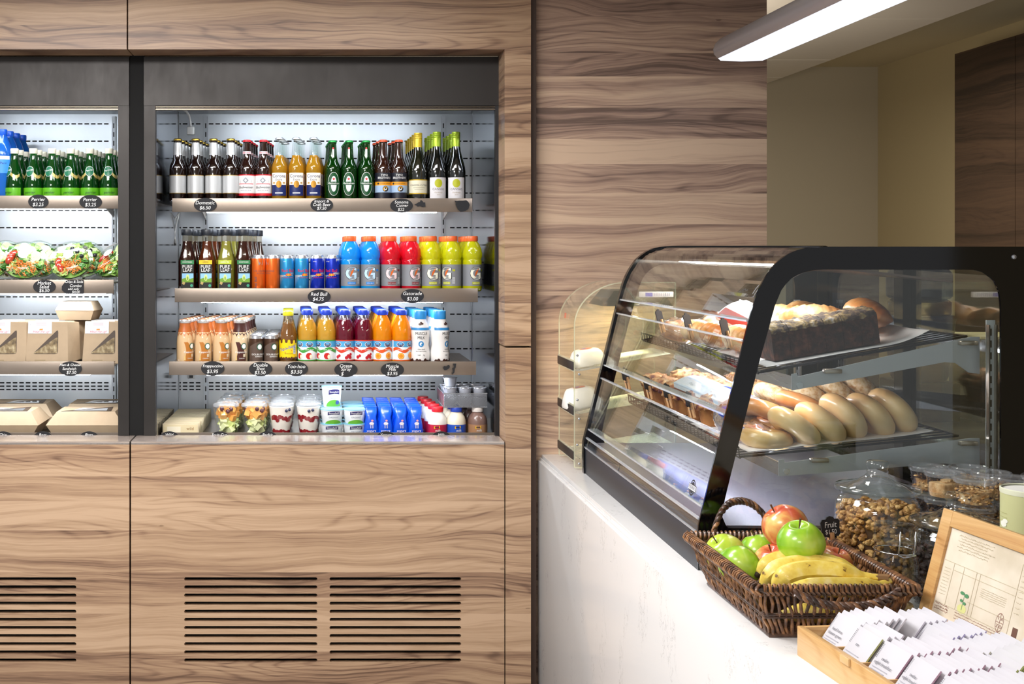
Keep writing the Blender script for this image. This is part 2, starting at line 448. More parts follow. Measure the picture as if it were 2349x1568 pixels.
p = MB(); p.box(-1.6, PX(290.5, YF), YF, YF+.15, zb, 2.6, woodL); struct('trim_3', p)
p = MB(); p.box(PX(294, YF), PX(1218, YF), YF, YF+.15, zb, 2.6, woodL)
p.box(PX(1157.5, YF), PX(1218, YF), YF, YF+.15, PZ(793, YF), zb, woodL); struct('trim_4', p)
p = MB(); p.box(PX(1159.5, YF), PX(1218, YF), YF, YF+.15, 0, PZ(797.5, YF), woodL); struct('trim_5', p)
p = MB(); p.box(PX(1218.3, YF), PX(1229, 4.14), 4.13, 4.3, 0, 2.6, mat('#4a382e', .5)); p.box(-1.6, PX(1218, YF), 4.2, 4.235, PZ(800, YF)-.01, PZ(790, YF), BLACK); 
p = MB(); p.box(PX(1218.3, YF), PX(1229, 4.14), 4.13, 4.3, 0, 2.6, mat('#4a382e', .5)); struct('trim_6', p)
p = MB(); p.box(PX(1229, 4.16), PX(1759, 4.16), 4.16, 4.28, 0, 2.6, woodR); struct('wall_front', p)
beige = mat('#ab9f88', .75, bump=.03, bscale=300)
p = MB(); p.box(-1.6, 3.7, 7.4, 7.5, 0, 2.75, beige); struct('wall_back', p)
p = MB(); p.box(3.57, 3.67, -1.5, 7.4, 0, 2.75, mat('#b3a27c', .75)); struct('wall_right', p)
p = MB(); p.box(3.294, 3.57, 5.5, 6.013, 0, 2.6, woodK); p.box(3.294, 3.57, 1.0, 5.496, 0, 2.6, woodK); struct('trim_7', p)
# lower ceiling with panel joints, then the higher one
cm = mat('#eadfce', .8); p = MB(); ys = [-1.5, .7, 1.8, 2.9, 4.0, 5.1, 6.2, 6.82, 7.4]
for a, b in zip(ys, ys[1:]): p.box(-1.6, 2.745, a+.003, b-.003, 2.6, 2.74, cm)
p.box(-1.6, 2.74, -1.5, 7.4, 2.61, 2.745, mat('#6b6050', .8)); struct('ceiling', p)
p = MB(); p.box(2.745, 3.67, -1.5, 7.5, 2.75, 2.8, mat('#d8caa8', .8)); struct('ceiling_raised', p)
p = MB(); p.box(-1.6, 3.67, -1.5, 7.5, -.05, 0, mat('#77706a', .4)); struct('floor', p)
p = MB(); p.box(-1.65, -1.6, 4.1, 7.4, 0, 2.6, mat('#3a3530', .8)); struct('wall_left', p)

# ------------------------------------------------------------------ refrigerated cases
steel = brushed('case_steel', '#bdb3a8', .26, (1, 1, 40), amt=.06, blotch=.1)
steel_back = brushed('case_back_steel', '#dce1e5', .32, (30, 1, 1), amt=.06, blotch=.1, metal=.75)
steel_side = brushed('case_mirror_steel', '#b8bcc4', .07, (30, 1, 1), amt=.03, blotch=.05)
shelf_m = brushed('shelf_steel', '#9a8d80', .36, (40, 1, 1), amt=.08, blotch=.1, metal=.8)
charcoal = brushed('charcoal_metal', '#34312f', .34, (8, 1, 3), amt=.1, blotch=.25, metal=.55)
rail_m = mat('#85796b', .3, 1); white_m = mat('#e9edf2', .35, .1)
strip = glow('#eef6ff', 30.0)
YD = 4.24; YB = 4.85
def upright(mb, px, z0, z1, y=4.835):
    x = PX(px, y); mb.box(x-.008, x+.008, y, YB-.002, z0, z1, white_m)
    z = z0+.02
    while z < z1-.04:
        mb.box(x-.0022, x+.0022, y-.0008, y+.001, z, z+.02, BLACK); z += .036
def case(label, x0, x1, ups, slot_x, shelves, hdr, tops, xi=None, xj=None):
    xo, xp = x1, x0; x1 = xi or x1; x0 = xj or x0
    t = thing('refrigerated_display_case', label, 'fridge', ((x0+x1)/2, YD, .2))
    ox, oy, oz = (x0+x1)/2, YD, .2
    def B(mb, nm, par=t, **k):
        mb.v = [(a-ox, b-oy, c-oz) for a, b, c in mb.v]; return mb.build(nm, par, **k)
    zc = PZ(262, YB); zd = EZ-.692; fx0, fx1 = hdr
    # body: back, sides, roof, floor
    m = MB(); m.box(x0-.001, x1+.001, YB, YB+.02, zd, zc+.03, steel_back); B(m, 'back_panel')
    for a, b, c in ((x0-.02, x0, x0+.0008), (x1, x1+.02, x1-.0008)):
        m = MB(); e_ = (xp-a-.003 if a < b <= x0 else 0)*0+((xp+.002)-x0 if a < x0 else 0); m.prism([(a+e_, YD+.012), (b+e_, YD+.012), (b, YB), (a, YB)], zd, zc, steel_side, 'XY'); m.box(c-.0008, c+.0008, YB-.03, YB-.012, PZ(1060, YB), zc, white_m); B(m, 'side_wall')
    m = MB(); m.box(x0-.02, x1+.02, YD+.05, YB+.02, zc, zc+.03, mat('#6c737c', .25, .8)); B(m, 'roof')
    m = MB(); m.box(x0, x1, YD+.01, YB, zd-.02, zd, steel); m.box(x0, x1, YD+.028, YD+.032, zd, EZ-.662, shelf_m); B(m, 'deck')
    m = MB(); m.box(fx0+.01, fx1-.01, YB+.02, YB+.08, .0, 2.3, BLACK); m.box(fx0+.01, fx1-.01, YD+.03, YB, .0, zd-.03, BLACK); B(m, 'cabinet_body')
    # front frame and header
    m = MB(); m.box(fx0, fx1, YD-.012, YD+.06, PZ(243, YD), PZ(131, YD), charcoal); B(m, 'header_panel')
    if x0 > -.7: m = MB(); m.box(fx0, xp, YD-.01, YD+.012, PZ(1003, YD), PZ(240, YD), charcoal); B(m, 'side_frame')
    m = MB(); x1, x0 = xo, xp
    m.box(x1, fx1, YD-.01, YD+.012, PZ(1003, YD), PZ(240, YD), charcoal if x1 < 0 else DARK); B(m, 'side_frame')
    m = MB()
    for a, b in ((244.5, 246.3), (249.5, 252)): m.box(x0, x1, YD-.004, YD+.01, PZ(b, YD), PZ(a, YD), rail_m)
    m.box(x0, x1, YD+.004, YD+.02, PZ(252, YD), PZ(243, YD), mat('#3a322c', .4)); B(m, 'air_grille')
    m = MB()
    for u in ups: upright(m, u, zd+.02, zc-.01)
    B(m, 'upright')
    m = MB()
    for py in list([284+39.65*k for k in range(14)])+[877.5, 885.2, 893]:
        z = PZ(py, YB); px = slot_x[0]
        while px < slot_x[1]:
            if not any(abs(px+5-u) < 11 for u in ups):
                m.box(PX(px, YB), PX(px+10.4, YB), YB-.0012, YB, z-.0025, z+.0025, mat('#030304', .9))
            px += 14.95
    B(m, 'vent_slots')
    m = MB()
    for (a, b, y0, z) in tops: m.box(PX(a, y0), PX(b, y0), y0, y0+.022, z, z+.008, strip)
    B(m, 'light_strip')
    for i, (a, b, Y, pt, pb, la, lb) in enumerate(shelves):
        xa, xb = PX(a, Y), PX(b, Y); z = PZ(pt, Y); z2 = PZ(pb, Y)
        m = MB(); m.box(xa, xb, Y, YB-.03, z-.016, z-.012, shelf_m); m.bbox(xa, xb, Y-.004, Y, z2, z, shelf_m, .0012)
        m.box(xa, xb, Y, Y+.012, z-.003, z, rail_m)
        for u in ups:
            ux = PX(u, 4.83)
            m.prism([(YB-.03, z-.016), (Y+.08, z-.016), (YB-.03, z-.07)], ux-.0015, ux+.0015, steel, 'YZ')
        s = B(m, 'shelf')
        m = MB(); m.box(PX(la, Y), PX(lb, Y), Y+.004, Y+.028, z2-.003, z2+.008, strip); 
        m.v = [(q[0]-ox, q[1]-oy, q[2]-oz) for q in m.v]; m.build('light_tube', s)
    return t
SH = [(395, 1083, 4.43, 454.5, 486, 474, 1002), (401, 1096, 4.39, 661, 692.5, 462, 1016), (388, 1092, 4.33, 828.5, 859.5, 474, 1016)]
case('charcoal framed open fridge stocked with beer, soft drinks and yogurt', PX(357, YD), PX(1135, YD), (472, 1017), (404.5, 1080), SH,
     (PX(331, YD), PX(1145, YD)), [(474, 1010, 4.31, PZ(262, YB)-.01)], None, -.538)
SH2 = [(-120, 280, 4.43, 448.5, 478.5, -120, 222), (-120, 261.5, 4.39, 641, 673, -120, 240), (-120, 263, 4.33, 828.5, 858.5, -120, 205)]
case('charcoal framed open fridge with green water bottles, salads and sandwiches', -1.5, PX(272, YD), (261,), (-150, 262), SH2,
     (-1.52, PX(297, YD)), [(-150, 240, 4.31, PZ(262, YB)-.01)], -.645)
p = MB(); p.box(PX(297, 4.236), PX(331, 4.236), 4.236, 4.252, .2, 2.31, mat('#030303', .9)); struct('gap_shade', p)  # black strip put in for the deep shade of the gap between fridges
z1 = SH; ZS = [PZ(454.5, 4.43)-.012, PZ(661, 4.39)-.012, PZ(828.5, 4.33)-.012]; ZD = EZ-.692
ZL = [PZ(448.5, 4.43)-.012, PZ(641, 4.39)-.012, PZ(828.5, 4.33)-.012]

# white cable and plug at the top left, cable loop lower down, small sockets
cab = mat('#f2f2ef', .4)
t = thing('power_cable', 'white cable and plug hanging in the top left corner of the drinks fridge', 'cable', P(420, 250, 4.6))
o = Vector(t.location)
m = MB(); m.tube([Vector(P(a, b, 4.6))-o for a, b in ((418, 249), (428, 256), (434, 266), (437, 280), (438, 291))], .0045, cab, 8); m.build('cord', t)
m = MB(); q = Vector(P(438, 300, 4.6))-o; m.bbox(q.x-.015, q.x+.015, -.012, .012, q.z-.016, q.z+.016, cab, .004); m.build('plug', t)
t = thing('cable_loop', 'pale looped cable beside the black-capped tea bottles', 'cable', P(398, 520, 4.7))
o = Vector(t.location); m = MB()
m.tube([Vector(P(a, b, 4.72))-o for a, b in ((412, 488), (402, 500), (396, 520), (397, 545), (404, 562), (400, 540), (404, 515), (410, 492))], .004, cab, 6); m.build('cord', t)
t = thing('wall_socket', 'small white socket on the fridge wall under the lowest drinks shelf', 'socket', P(439, 862, 4.845))
m = MB(); m.bbox(-.014, .014, -.008, 0, -.01, .012, cab, .003); m.build('plate', t); m = MB(); m.box(-.008, .008, -.0095, -.008, -.007, .004, mat('#444444')); m.build('socket_face', t)

# ------------------------------------------------------------------ price tags
chalk = mat('#f4f4f2', .9); slate = mat('#1f1f22', .75)
def price_tag(px, py, Y, lines, label, rx=.0425, rz=.0265, shape=None, tilt=0, part=None):
    x, y, z = P(px, py, Y)
    t = thing('price_tag', label, 'price tag', (x, y-.0045, z), rot=(0, tilt, 0), group=None)
    m = MB()
    poly = shape or [(rx*cos(2*pi*k/40), rz*sin(2*pi*k/40)) for k in range(40)]
    m.prism(poly, -.0012, 0.0, slate); m.build('board', t, smooth=0)
    if lines:
        m = MB(); f = front(-.0012)
        for s, u, v, sz in lines: m.dtext(f, s, u, v, sz, chalk, .0003, slant=.18)
        m.build('chalk_writing', t, smooth=0)
    return t
Y1, Y2, Y3, Y4 = 4.426, 4.386, 4.326, YD+.0275
A = .0185
price_tag(471, 470, Y1, [('Domestic', 0, .008, A), ('$6.50', 0, -.011, A)], 'oval black chalk price tag below the brown bottles with blank labels')
price_tag(738, 470, Y1, [('Import &', 0, .014, .015), ('Craft Beer', 0, .001, .0155), ('$7.50', 0, -.013, .0155)], 'oval black chalk price tag reading Import & Craft Beer on the top shelf')
price_tag(921, 471.5, Y1, [('Sonoma', 0, .013, .016), ('Cutrer', .002, 0, .016), ('$22', -.002, -.015, .016)], 'oval black chalk price tag marked $22 on the top shelf')
price_tag(732, 680, Y2, [('Red Bull', 0, .009, .0185), ('$4.75', -.003, -.010, .0185)], 'oval black chalk price tag marked $4.75 under the slim energy drink cans')
price_tag(946, 678.5, Y2, [('Gatorade', 0, .009, .0185), ('$3.00', 0, -.011, .0185)], 'oval black chalk price tag under the red sports drink bottles')
price_tag(488, 844.5, Y3, [('Frappuccino', .001, .009, .015), ('$3.95', 0, -.011, .0185)], 'oval black chalk price tag under the bottled coffee drinks')
price_tag(598, 845.5, Y3, [('Double', 0, .014, .0175), ('Shot', 0, .001, .0165), ('$3.50', -.002, -.014, .018)], 'oval black chalk price tag reading Double Shot under the brown cans')
price_tag(680, 845.5, Y3, [('Yoo-hoo', 0, .009, .0185), ('$3.50', 0, -.011, .0185)], 'oval black chalk price tag under the yellow-labelled chocolate drink')
price_tag(793.5, 847.5, Y3, [('Ocean', 0, .014, .0175), ('Spray', 0, .002, .0165), ('$', -.013, -.015, .018)], 'oval black chalk price tag with a dollar sign and no amount')
price_tag(900, 847.5, Y3, [('Muscle', 0, .013, .017), ('Milk', 0, .001, .016), ('$3.95', 0, -.014, .0175)], 'oval black chalk price tag under the orange juice bottles')
for px, s, lab in ((389, 'Wild', 'half-hidden oval chalk tag reading Wild in front of the flat cartons'), (504, 'Fruit Cup', 'half-hidden oval chalk tag in front of the fruit cups'),
                   (614, 'Parfait', 'half-hidden oval chalk tag in front of the berry parfaits'), (885, 'Yogurt', 'half-hidden oval chalk tag in front of the blue yogurt drinks'),
                   (1012, 'Milk', 'half-hidden oval chalk tag reading Milk below the milk bottles'),
                   (8, 'Chix', 'half-hidden oval chalk tag at the picture edge below the left kraft box'), (99, 'Beet', 'half-hidden oval chalk tag below the gap between the two wide kraft boxes'), (205, 'Pizza', 'half-hidden oval chalk tag reading Pizza below a wide kraft box')):
    price_tag(px, 1005, Y4, [(s, 0, .0135, .0145)], lab, .036, .0265)
price_tag(88.5, 462.5, Y1, [('Perrier', 0, .008, .018), ('$3.25', 0, -.011, .0185)], 'oval black chalk price tag, the one farther left under the green bottles', .038)
price_tag(208.5, 463, Y1, [('Perrier', -.002, .008, .018), ('$3.25', 0, -.011, .0185)], 'oval black chalk price tag, the one nearer the fridge frame under the green bottles')
price_tag(102.5, 657, Y2, [('Market', 0, .013, .0175), ('Salad', 0, -.001, .0175), ('$6.50', 0, -.015, .017)], 'oval black chalk price tag reading Market Salad', .042, .026)
price_tag(167, 657.5, Y2, [('Chips & Soda', .006, .019, .0125), ('Combo', .012, .004, .0145), ('add only', .004, -.008, .012), ('$4.00', .013, -.019, .013)], 'black chalk tag with cut corners reading Chips & Soda Combo',
          shape=[(-.040, .002), (-.022, .026), (.042, .026), (.042, -.026), (-.024, -.026), (-.040, -.012)])
price_tag(162, 845, Y3, [('Ham & Cheese', 0, .014, .0125), ('Sandwich', -.003, 0, .0135), ('$7.50', .004, -.014, .016)], 'oval black chalk price tag reading Ham & Cheese Sandwich')
S_ = 1/609
def torn(px, py, Y, pts, label):
    price_tag(px, py, Y, None, label, shape=[(a*S_, b*S_) for a, b in pts])
torn(963, 467, Y1, [(-13, -2), (-6, 1), (-4, 3), (0, 4), (2, 9), (6, 6), (8, 3), (12, 3), (13, -7), (5, -8), (0, -5), (-5, -7), (-8, -4)], 'small torn scrap of black tag beside the $22 price tag')
torn(1059, 472, Y1, [(-17, 12), (-12, 11), (-6, 12), (2, 12), (10, 13), (15, 9), (18, 2), (15, -7), (8, -12), (-3, -14), (-9, -8), (-12, -2), (-14, 4), (-13, 7)], 'torn black tag without writing at the end of the top shelf')
torn(1024.5, 842.5, Y3, [(-6, 4), (-1, 3), (4, 6), (7, 4), (6, -1), (0, -5), (-5, -6), (-8, -1)], 'smaller torn black scrap on the shelf edge under the protein drinks')
torn(1041, 845.5, Y3, [(-2, 12), (5, 12), (4, 4), (2, 0), (1, -8), (-4, -13), (-5, -11), (-2, -5), (-4, 1), (0, 4)], 'thin torn black strip on the shelf edge under the protein drinks')
# ------------------------------------------------------------------ drinks
WHT = mat('#f3f2ee', .5); INK = mat('#16161a', .5); GOLD = mat('#c9a548', .3, .7); SIL = mat('#c9ccd1', .25, .8)
NAVY = mat('#16245c', .4); RED = mat('#cf1f2c', .4); GRY = mat('#8b8d92', .4, .3)
amber = mat('#1a0d09', .07, coat=1); clear = thin('#f8fbfa', 1.45, .02, k=.75)
def prof_r(prof):
    def R(v):
        for (r0, a), (r1, b) in zip(prof, prof[1:]):
            if a <= v <= b and b > a: return r0+(r1-r0)*(v-a)/(b-a)
        return prof[-1][0]
    return R
LONG = [(.026, 0), (.0295, .003), (.0305, .008), (.0305, .118), (.0295, .127), (.026, .138), (.0205, .150), (.0175, .160), (.0158, .175), (.0145, .200), (.0135, .216), (.0148, .218), (.0148, .223), (.013, .225)]
def crown(m, mt, z=.2215, r=.0158, seg=26):
    b = len(m.v); pr = [(r*1.02, z), (r, z+.003), (r*.93, z+.006), (r*.8, z+.0075)]
    m.lathe(pr, mt, seg)
    for k in range(seg):
        if k % 2:
            x, y, zz = m.v[b+k]; m.v[b+k] = (x*.93, y*.93, zz)
def bottle(name, label, cat, body, prof, capf, labf=None, neck=None, liquid=None, sq=1.0, seg=24, bname='glass', text_over=None):
    t = thing(name, label, cat)
    m = MB(); m.lathe(prof, body, seg, sq=sq); m.build(bname, t)
    if liquid:
        m = MB(); mt, z1 = liquid; pr = [(max(r-.0022, .001), max(z, .004)) for r, z in prof if z < z1]; pr.append((max(prof_r(prof)(z1)-.0022, .001), z1)); m.lathe(pr, mt, seg, sq=sq); m.build('drink', t)
    m = MB(); capf(m); m.build('cap', t)
    if labf: m = MB(); labf(m); m.build('label', t)
    if neck: m = MB(); neck(m); m.build('neck_label', t)
    return t
RL = prof_r(LONG)
def lab_white(m):
    f = cyl(RL); m.drect(f, -.046, .046, .030, .096, GOLD, .0002, 14); m.drect(f, -.046, .046, .032, .094, mat('#d3d5d6', .35, .35), .0005, 14)
def neck_white(m): m.drect(cyl(RL), -.05, .05, .170, .214, mat('#cfd0cf', .35, .4), .0004, 20, 6)
rows(lambda: bottle('beer_bottle', '', 'beer bottle', amber, LONG, lambda m: crown(m, mat('#b79a3f', .3, .8)), lab_white, neck_white),
     'brown beer bottle with blank white label', (408, 449, 490, 529.5), 4, 4.478, ZS[0], .068, 'beer bottles with blank labels', .006, scale=1.05)
def lab_bud(m):
    f = cyl(RL); m.drect(f, -.046, .046, .022, .100, RED, .0002, 14); m.drect(f, -.046, .046, .031, .096, mat('#e8e6e4', .4), .0005, 14)
    m.dpoly(f, [(-.024, .078), (0, .094), (.024, .078), (.02, .066), (-.02, .066)], mat('#b5b9bd', .4), .0008); m.dell(f, 0, .078, .011, .012, mat('#8d9299', .4), .0011, 4)
    m.dell(f, 0, .078, .005, .006, WHT, .0014, 4); m.drect(f, -.03, .03, .064, .0665, RED, .0010, 6)
    m.dtext(f, 'Budweiser', 0, .053, .0135, INK, .0012, slant=.3); m.drect(f, -.02, .02, .041, .0425, mat('#8d9299', .4), .0008, 4)
def neck_bud(m):
    f = cyl(RL); m.drect(f, -.02, .02, .176, .186, mat('#e9d5d8', .4), .0006, 8); m.dtext(f, 'Budweiser', 0, .181, .0075, RED, .0010, slant=.3)
rows(lambda: bottle('beer_bottle', '', 'beer bottle', mat('#24110b', .07, coat=1), LONG, lambda m: crown(m, RED), lab_bud, neck_bud),
     'red-capped brown beer bottle with red and white label', (566.5, 604.5), 4, 4.478, ZS[0], .068, 'beer bottles with red caps', .006, scale=1.03)
LONGC = [(r, z*1.04) for r, z in LONG]
RLC = prof_r(LONGC)
def lab_cor(m):
    f = cyl(RLC); m.drect(f, -.03, .03, .062, .106, mat('#efeadc', .5), .0004, 12); m.drect(f, -.03, .03, .022, .062, NAVY, .0004, 12)
    m.dtext(f, 'Corona', 0, .094, .0165, NAVY, .001); m.dtext(f, 'Extra', 0, .081, .0115, NAVY, .001, slant=.15)
    m.dell(f, 0, .064, .010, .013, mat('#c08b2e', .35, .4), .0009, 20); m.drect(f, -.014, .014, .030, .034, WHT, .0009, 4)
    for s in (-1, 1): m.dell(f, s*.019, .069, .005, .003, mat('#b98a3c', .4), .0009, 10)
rows(lambda: bottle('beer_bottle', '', 'beer bottle', clear, LONGC, lambda m: crown(m, mat('#dfe3e6', .3, .6), .2305), lab_cor, liquid=(juice('#ecb82e', .7), .172)),
     'clear glass beer bottle with golden beer', (641, 679.5, 719.5), 4, 4.478, ZS[0], .068, 'clear beer bottles', .006, scale=1.03)
grn = thin('#3f9a2e', 1.5, haze=.12, spec='#1d6b1c')
def lab_hei(m):
    f = cyl(RL); dg = mat('#0d4a22', .35); m.dell(f, 0, .066, .0225, .044, WHT, .0004, 28); m.dell(f, 0, .066, .0212, .0425, dg, .0007, 28); m.dell(f, 0, .066, .0105, .029, WHT, .001, 24)
    m.drect(f, -.025, .025, .062, .074, dg, .0013, 8); m.dtext(f, 'Heineken', 0, .068, .0115, WHT, .0016)
    s = [(( .0065 if k % 2 == 0 else .0026)*sin(pi*k/5), .084+(.0065 if k % 2 == 0 else .0026)*cos(pi*k/5)) for k in range(10)]
    for k in range(10): m.dpoly(f, [(0, .084), s[k], s[(k+1) % 10]], RED, .0016)
def neck_hei(m):
    f = cyl(RL); m.drect(f, -.0035, .0035, .165, .196, mat('#dfe7df', .5), .0006, 2, 4); m.dell(f, 0, .199, .0035, .004, RED, .0008, 5)
rows(lambda: bottle('beer_bottle', '', 'beer bottle', grn, LONG, lambda m: crown(m, mat('#1c8a3c', .3, .3)), lab_hei, neck_hei, liquid=(juice('#18561a', .35), .195)),
     'green glass beer bottle with oval label', (763, 801, 840), 4, 4.478, ZS[0], .068, 'green beer bottles', -.003, scale=1.02)
def lab_two(m):
    f = cyl(RL); m.drect(f, -.046, .046, .014, .106, mat('#1a1b26', .4), .0003, 14); m.drect(f, -.046, .046, .060, .073, mat('#e59a1c', .4), .0006, 14)
    m.drect(f, -.046, .046, .034, .060, mat('#9db4cf', .4), .0006, 14); m.dtext(f, 'TWO', 0, .0975, .0105, WHT, .0007); m.dtext(f, 'BROTHERS', 0, .087, .0105, WHT, .0007)
    m.dell(f, .004, .047, .0105, .0105, INK, .0009, 20); m.dell(f, .004, .047, .0088, .0088, mat('#e0a93a', .4), .0011, 20, .3, 4.4, ri=.65); m.dell(f, .004, .047, .005, .005, WHT, .0013, 14, 2.5, 7, ri=.4)
    m.dell(f, -.024, .0665, .004, .004, INK, .0008, 12); m.dtext(f, 'DOMAINE DUPAGE', .002, .0665, .005, INK, .0008)
rows(lambda: bottle('beer_bottle', '', 'beer bottle', mat('#2b130a', .07, coat=1), LONG, lambda m: crown(m, mat('#e0522b', .35)), lab_two),
     'orange-capped beer bottle with dark and orange label', (879, 915), 3, 4.478, ZS[0], .068, 'beer bottles with orange caps', -.009, scale=1.03)
WINE = [(.030, 0), (.0335, .003), (.0345, .008), (.0345, .110), (.033, .125), (.0285, .145), (.0225, .165), (.0175, .185), (.0145, .205), (.0138, .215), (.0138, .250), (.0125, .252)]
RW = prof_r(WINE)
def screwcap(col):
    c = mat(col, .35, .3)
    def f(m):
        m.lathe([(.0150, .200), (.0150, .232), (.0144, .2335), (.0153, .235), (.0153, .2385), (.0146, .2395), (.0153, .2405), (.0153, .244), (.0146, .245), (.0153, .246), (.0153, .253), (.0145, .2548)], c, 24)
    return f
dkg = mat('#15170a', .06, coat=1)
def lab_son(m):
    f = cyl(RW); m.drect(f, -.05, .05, .028, .082, mat('#c9a31f', .4, .3), .0003, 16); m.drect(f, -.049, .049, .032, .078, mat('#ded8bd', .5), .0006, 16)
    m.dtext(f, 'SONOMA-CUTRER', 0, .060, .0085, mat('#3a3324', .5), .0009); m.drect(f, -.022, .022, .050, .0515, mat('#8a8064', .5), .0009, 6); m.drect(f, -.017, .017, .044, .0452, mat('#8a8064', .5), .0009, 6)
rows(lambda: bottle('wine_bottle', '', 'wine bottle', dkg, WINE, screwcap('#d4b12c'), lab_son),
     'wine bottle with yellow capsule', (959,), 5, 4.485, ZS[0], .078, 'wine bottles with yellow capsules', -.002, scale=1.03)
def lab_can(m):
    f = cyl(RW); m.drect(f, -.034, .034, .012, .088, mat('#dedadb', .5), .0003, 12)
    m.dell(f, 0, .067, .014, .0155, mat('#b9bb20', .5), .0007, 20); m.dtext(f, 'CANVAS', 0, .045, .0115, mat('#6b6672', .5), .0007)
    m.dtext(f, 'Chardonnay', 0, .033, .006, mat('#a8926a', .5), .0007, slant=.2); m.dtext(f, '2014', 0, .025, .006, mat('#a8926a', .5), .0007)
rows(lambda: bottle('wine_bottle', '', 'wine bottle', mat('#0e0f0c', .06, coat=1), WINE, screwcap('#a6bf2c'), lab_can),
     'wine bottle with lime green capsule', (1002, 1046), 4, 4.485, ZS[0], .078, 'wine bottles with lime green capsules', -.003, scale=1.045)

# second shelf
TEA = [(.030, 0), (.034, .004), (.0355, .010), (.0355, .110), (.034, .122), (.029, .140), (.0225, .165), (.0195, .190), (.0190, .214), (.0215, .216), (.0215, .220)]
def tea(bodycol, bandcol, bandtext, desc, px, n):
    def lab(m):
        f = front(-.0362); m.drect(f, -.024, .024, .006, .103, mat('#141612', .45), .0002, 1)
        m.drect(f, -.025, .025, .103, .118, mat(bandcol, .45), .0004, 1); m.dtext(f, bandtext, 0, .1105, .0065, WHT if bandcol != '#e8c21d' else INK, .0008)
        m.dtext(f, 'PURE', 0, .0925, .0165, WHT, .0006); m.dtext(f, 'LEAF', 0, .0795, .0165, WHT, .0006)
        m.drect(f, -.020, .023, .034, .068, mat('#8fc3e6', .5), .0005, 1); m.dpoly(f, [(-.020, .034), (.023, .034), (.023, .051), (.010, .047), (0, .053), (-.020, .047)], mat('#6f9a2c', .5), .0008)
        m.dell(f, .001, .052, .0065, .0125, mat('#cfe08a', .5), .001, 12); m.dell(f, .001, .049, .003, .008, mat('#7da63a', .5), .0012, 10)
        m.dell(f, -.014, .031, .007, .007, mat('#b99f63', .5), .0012, 4, .3, .3+2*pi); m.dell(f, .016, .022, .0055, .0055, mat('#3f9a7a', .5), .0009, 12); m.drect(f, -.015, .012, .009, .0125, mat('#b8ab84', .5), .0007, 1)
    def cap(m): m.lathe([(.0228, .212), (.0236, .214), (.0236, .232), (.0222, .235)], mat('#20242c', .4), 30)
    rows(lambda: bottle('tea_bottle', '', 'iced tea bottle', thin('#e8e4da', 1.5), TEA, cap, lab, liquid=(juice(bodycol, .25), .190), sq=.7), desc, (px,), n, 4.445, ZS[1], .078, 'iced tea bottles', .014, scale=.99)
tea('#3a1410', '#2a7a45', 'SWEETENED', 'dark iced tea bottle, leftmost with a green band', 430, 3)
tea('#6d2c0c', '#e8c21d', 'LEMON', 'amber iced tea bottle with a yellow band', 475.5, 3)
tea('#aeb04a', '#b5c42c', 'GREEN TEA', 'pale green tea bottle', 519.5, 3)
tea('#40160f', '#2a7a45', 'SWEETENED', 'brown tea bottle between green tea and orange cans', 558, 4)
CAN = [(.0215, 0), (.0235, .002), (.0265, .007), (.0265, .121), (.0235, .129), (.0228, .1325)]
def can_top(m, z=.1325, r=.0228): m.lathe([(r, z-.002), (r+.001, z), (r, z+.0012), (r-.002, z), (r-.003, z-.002)], SIL, 24); m.box(-.003, .003, -.011, .004, z-.001, z, SIL)
def rb(kind):
    def mk():
        t = thing('drink_can', '', 'energy drink can'); R = prof_r(CAN)
        m = MB(); f = cyl(R)
        c = {'o': '#e0651d', 'l': '#2c8fc9', 'b': '#1430b0'}[kind]; bc = mat(c, .28, .45)
        m.lathe(CAN, bc, 26, mats=[SIL, SIL, bc, SIL, SIL]); m.build('can_body', t)
        m = MB(); can_top(m); m.build('lid', t)
        m = MB()
        if kind == 'o':
            m.dtext(f, 'Red Bull', -.014, .032, .013, mat('#5d5a66', .4, .4), .0008, rot=pi/2); m.dtext(f, 'THE ORANGE', .004, .075, .009, mat('#8a5a50', .4), .0008); m.dtext(f, 'EDITION', .004, .066, .007, mat('#8a5a50', .4), .0008)
            m.dpoly(f, [(-.008, .121), (.016, .121), (.010, .096), (.004, .104), (-.002, .094)], mat('#b9a7a5', .3, .6), .0004)
        else:
            s = mat('#d5d8dd', .28, .6)
            m.sheet(lambda a, b: f(-.041+.041*a+.018*b*a, .006+.054*b, .0003), 8, 1, s); m.sheet(lambda a, b: f(.008+.033*a+.012*b, .062+.058*b, .0003), 8, 1, s)
            m.dtext(f, 'Red Bull', 0, .076, .0145, mat('#d81b3c', .35), .0012); m.dell(f, .002, .061, .008, .0045, mat('#f0b020', .4), .0012, 16)
            for q in (-1, 1): m.dpoly(f, [(.002+q*.012, .060), (.002+q*.005, .068), (.002+q*.001, .059), (.002+q*.007, .056)], RED, .0015)
            m.dtext(f, 'ENERGY DRINK', .002, .050, .0055, mat('#c22a4c', .4), .0012); m.dtext(f, 'zero' if kind == 'l' else 'energy', -.012, .110, .005, WHT, .0012)
        m.build('print', t); return t
    return mk
rows(rb('o'), 'slim orange drink can', (593.5, 625.5), 4, 4.43, ZS[1], .0595, 'orange slim cans', .001, turn=(.1, -.9), scale=1.02)
rows(rb('l'), 'slim light blue drink can', (658.5, 692.5), 4, 4.43, ZS[1], .0595, 'light blue slim cans', 0, turn=(.15, .35), scale=1.02)
rows(rb('b'), 'slim dark blue drink can', (728, 763), 4, 4.43, ZS[1], .0595, 'dark blue slim cans', 0, turn=(.15, -.3), scale=1.02)
GAT = [(.030, 0), (.0345, .004), (.0360, .012), (.0360, .098), (.0345, .104), (.0350, .112), (.0325, .118), (.0360, .126), (.0365, .136), (.0340, .154), (.0270, .172), (.0185, .184), (.0160, .190), (.0160, .194)]
GLAB = [(.0366, 0), (.0366, .2)]
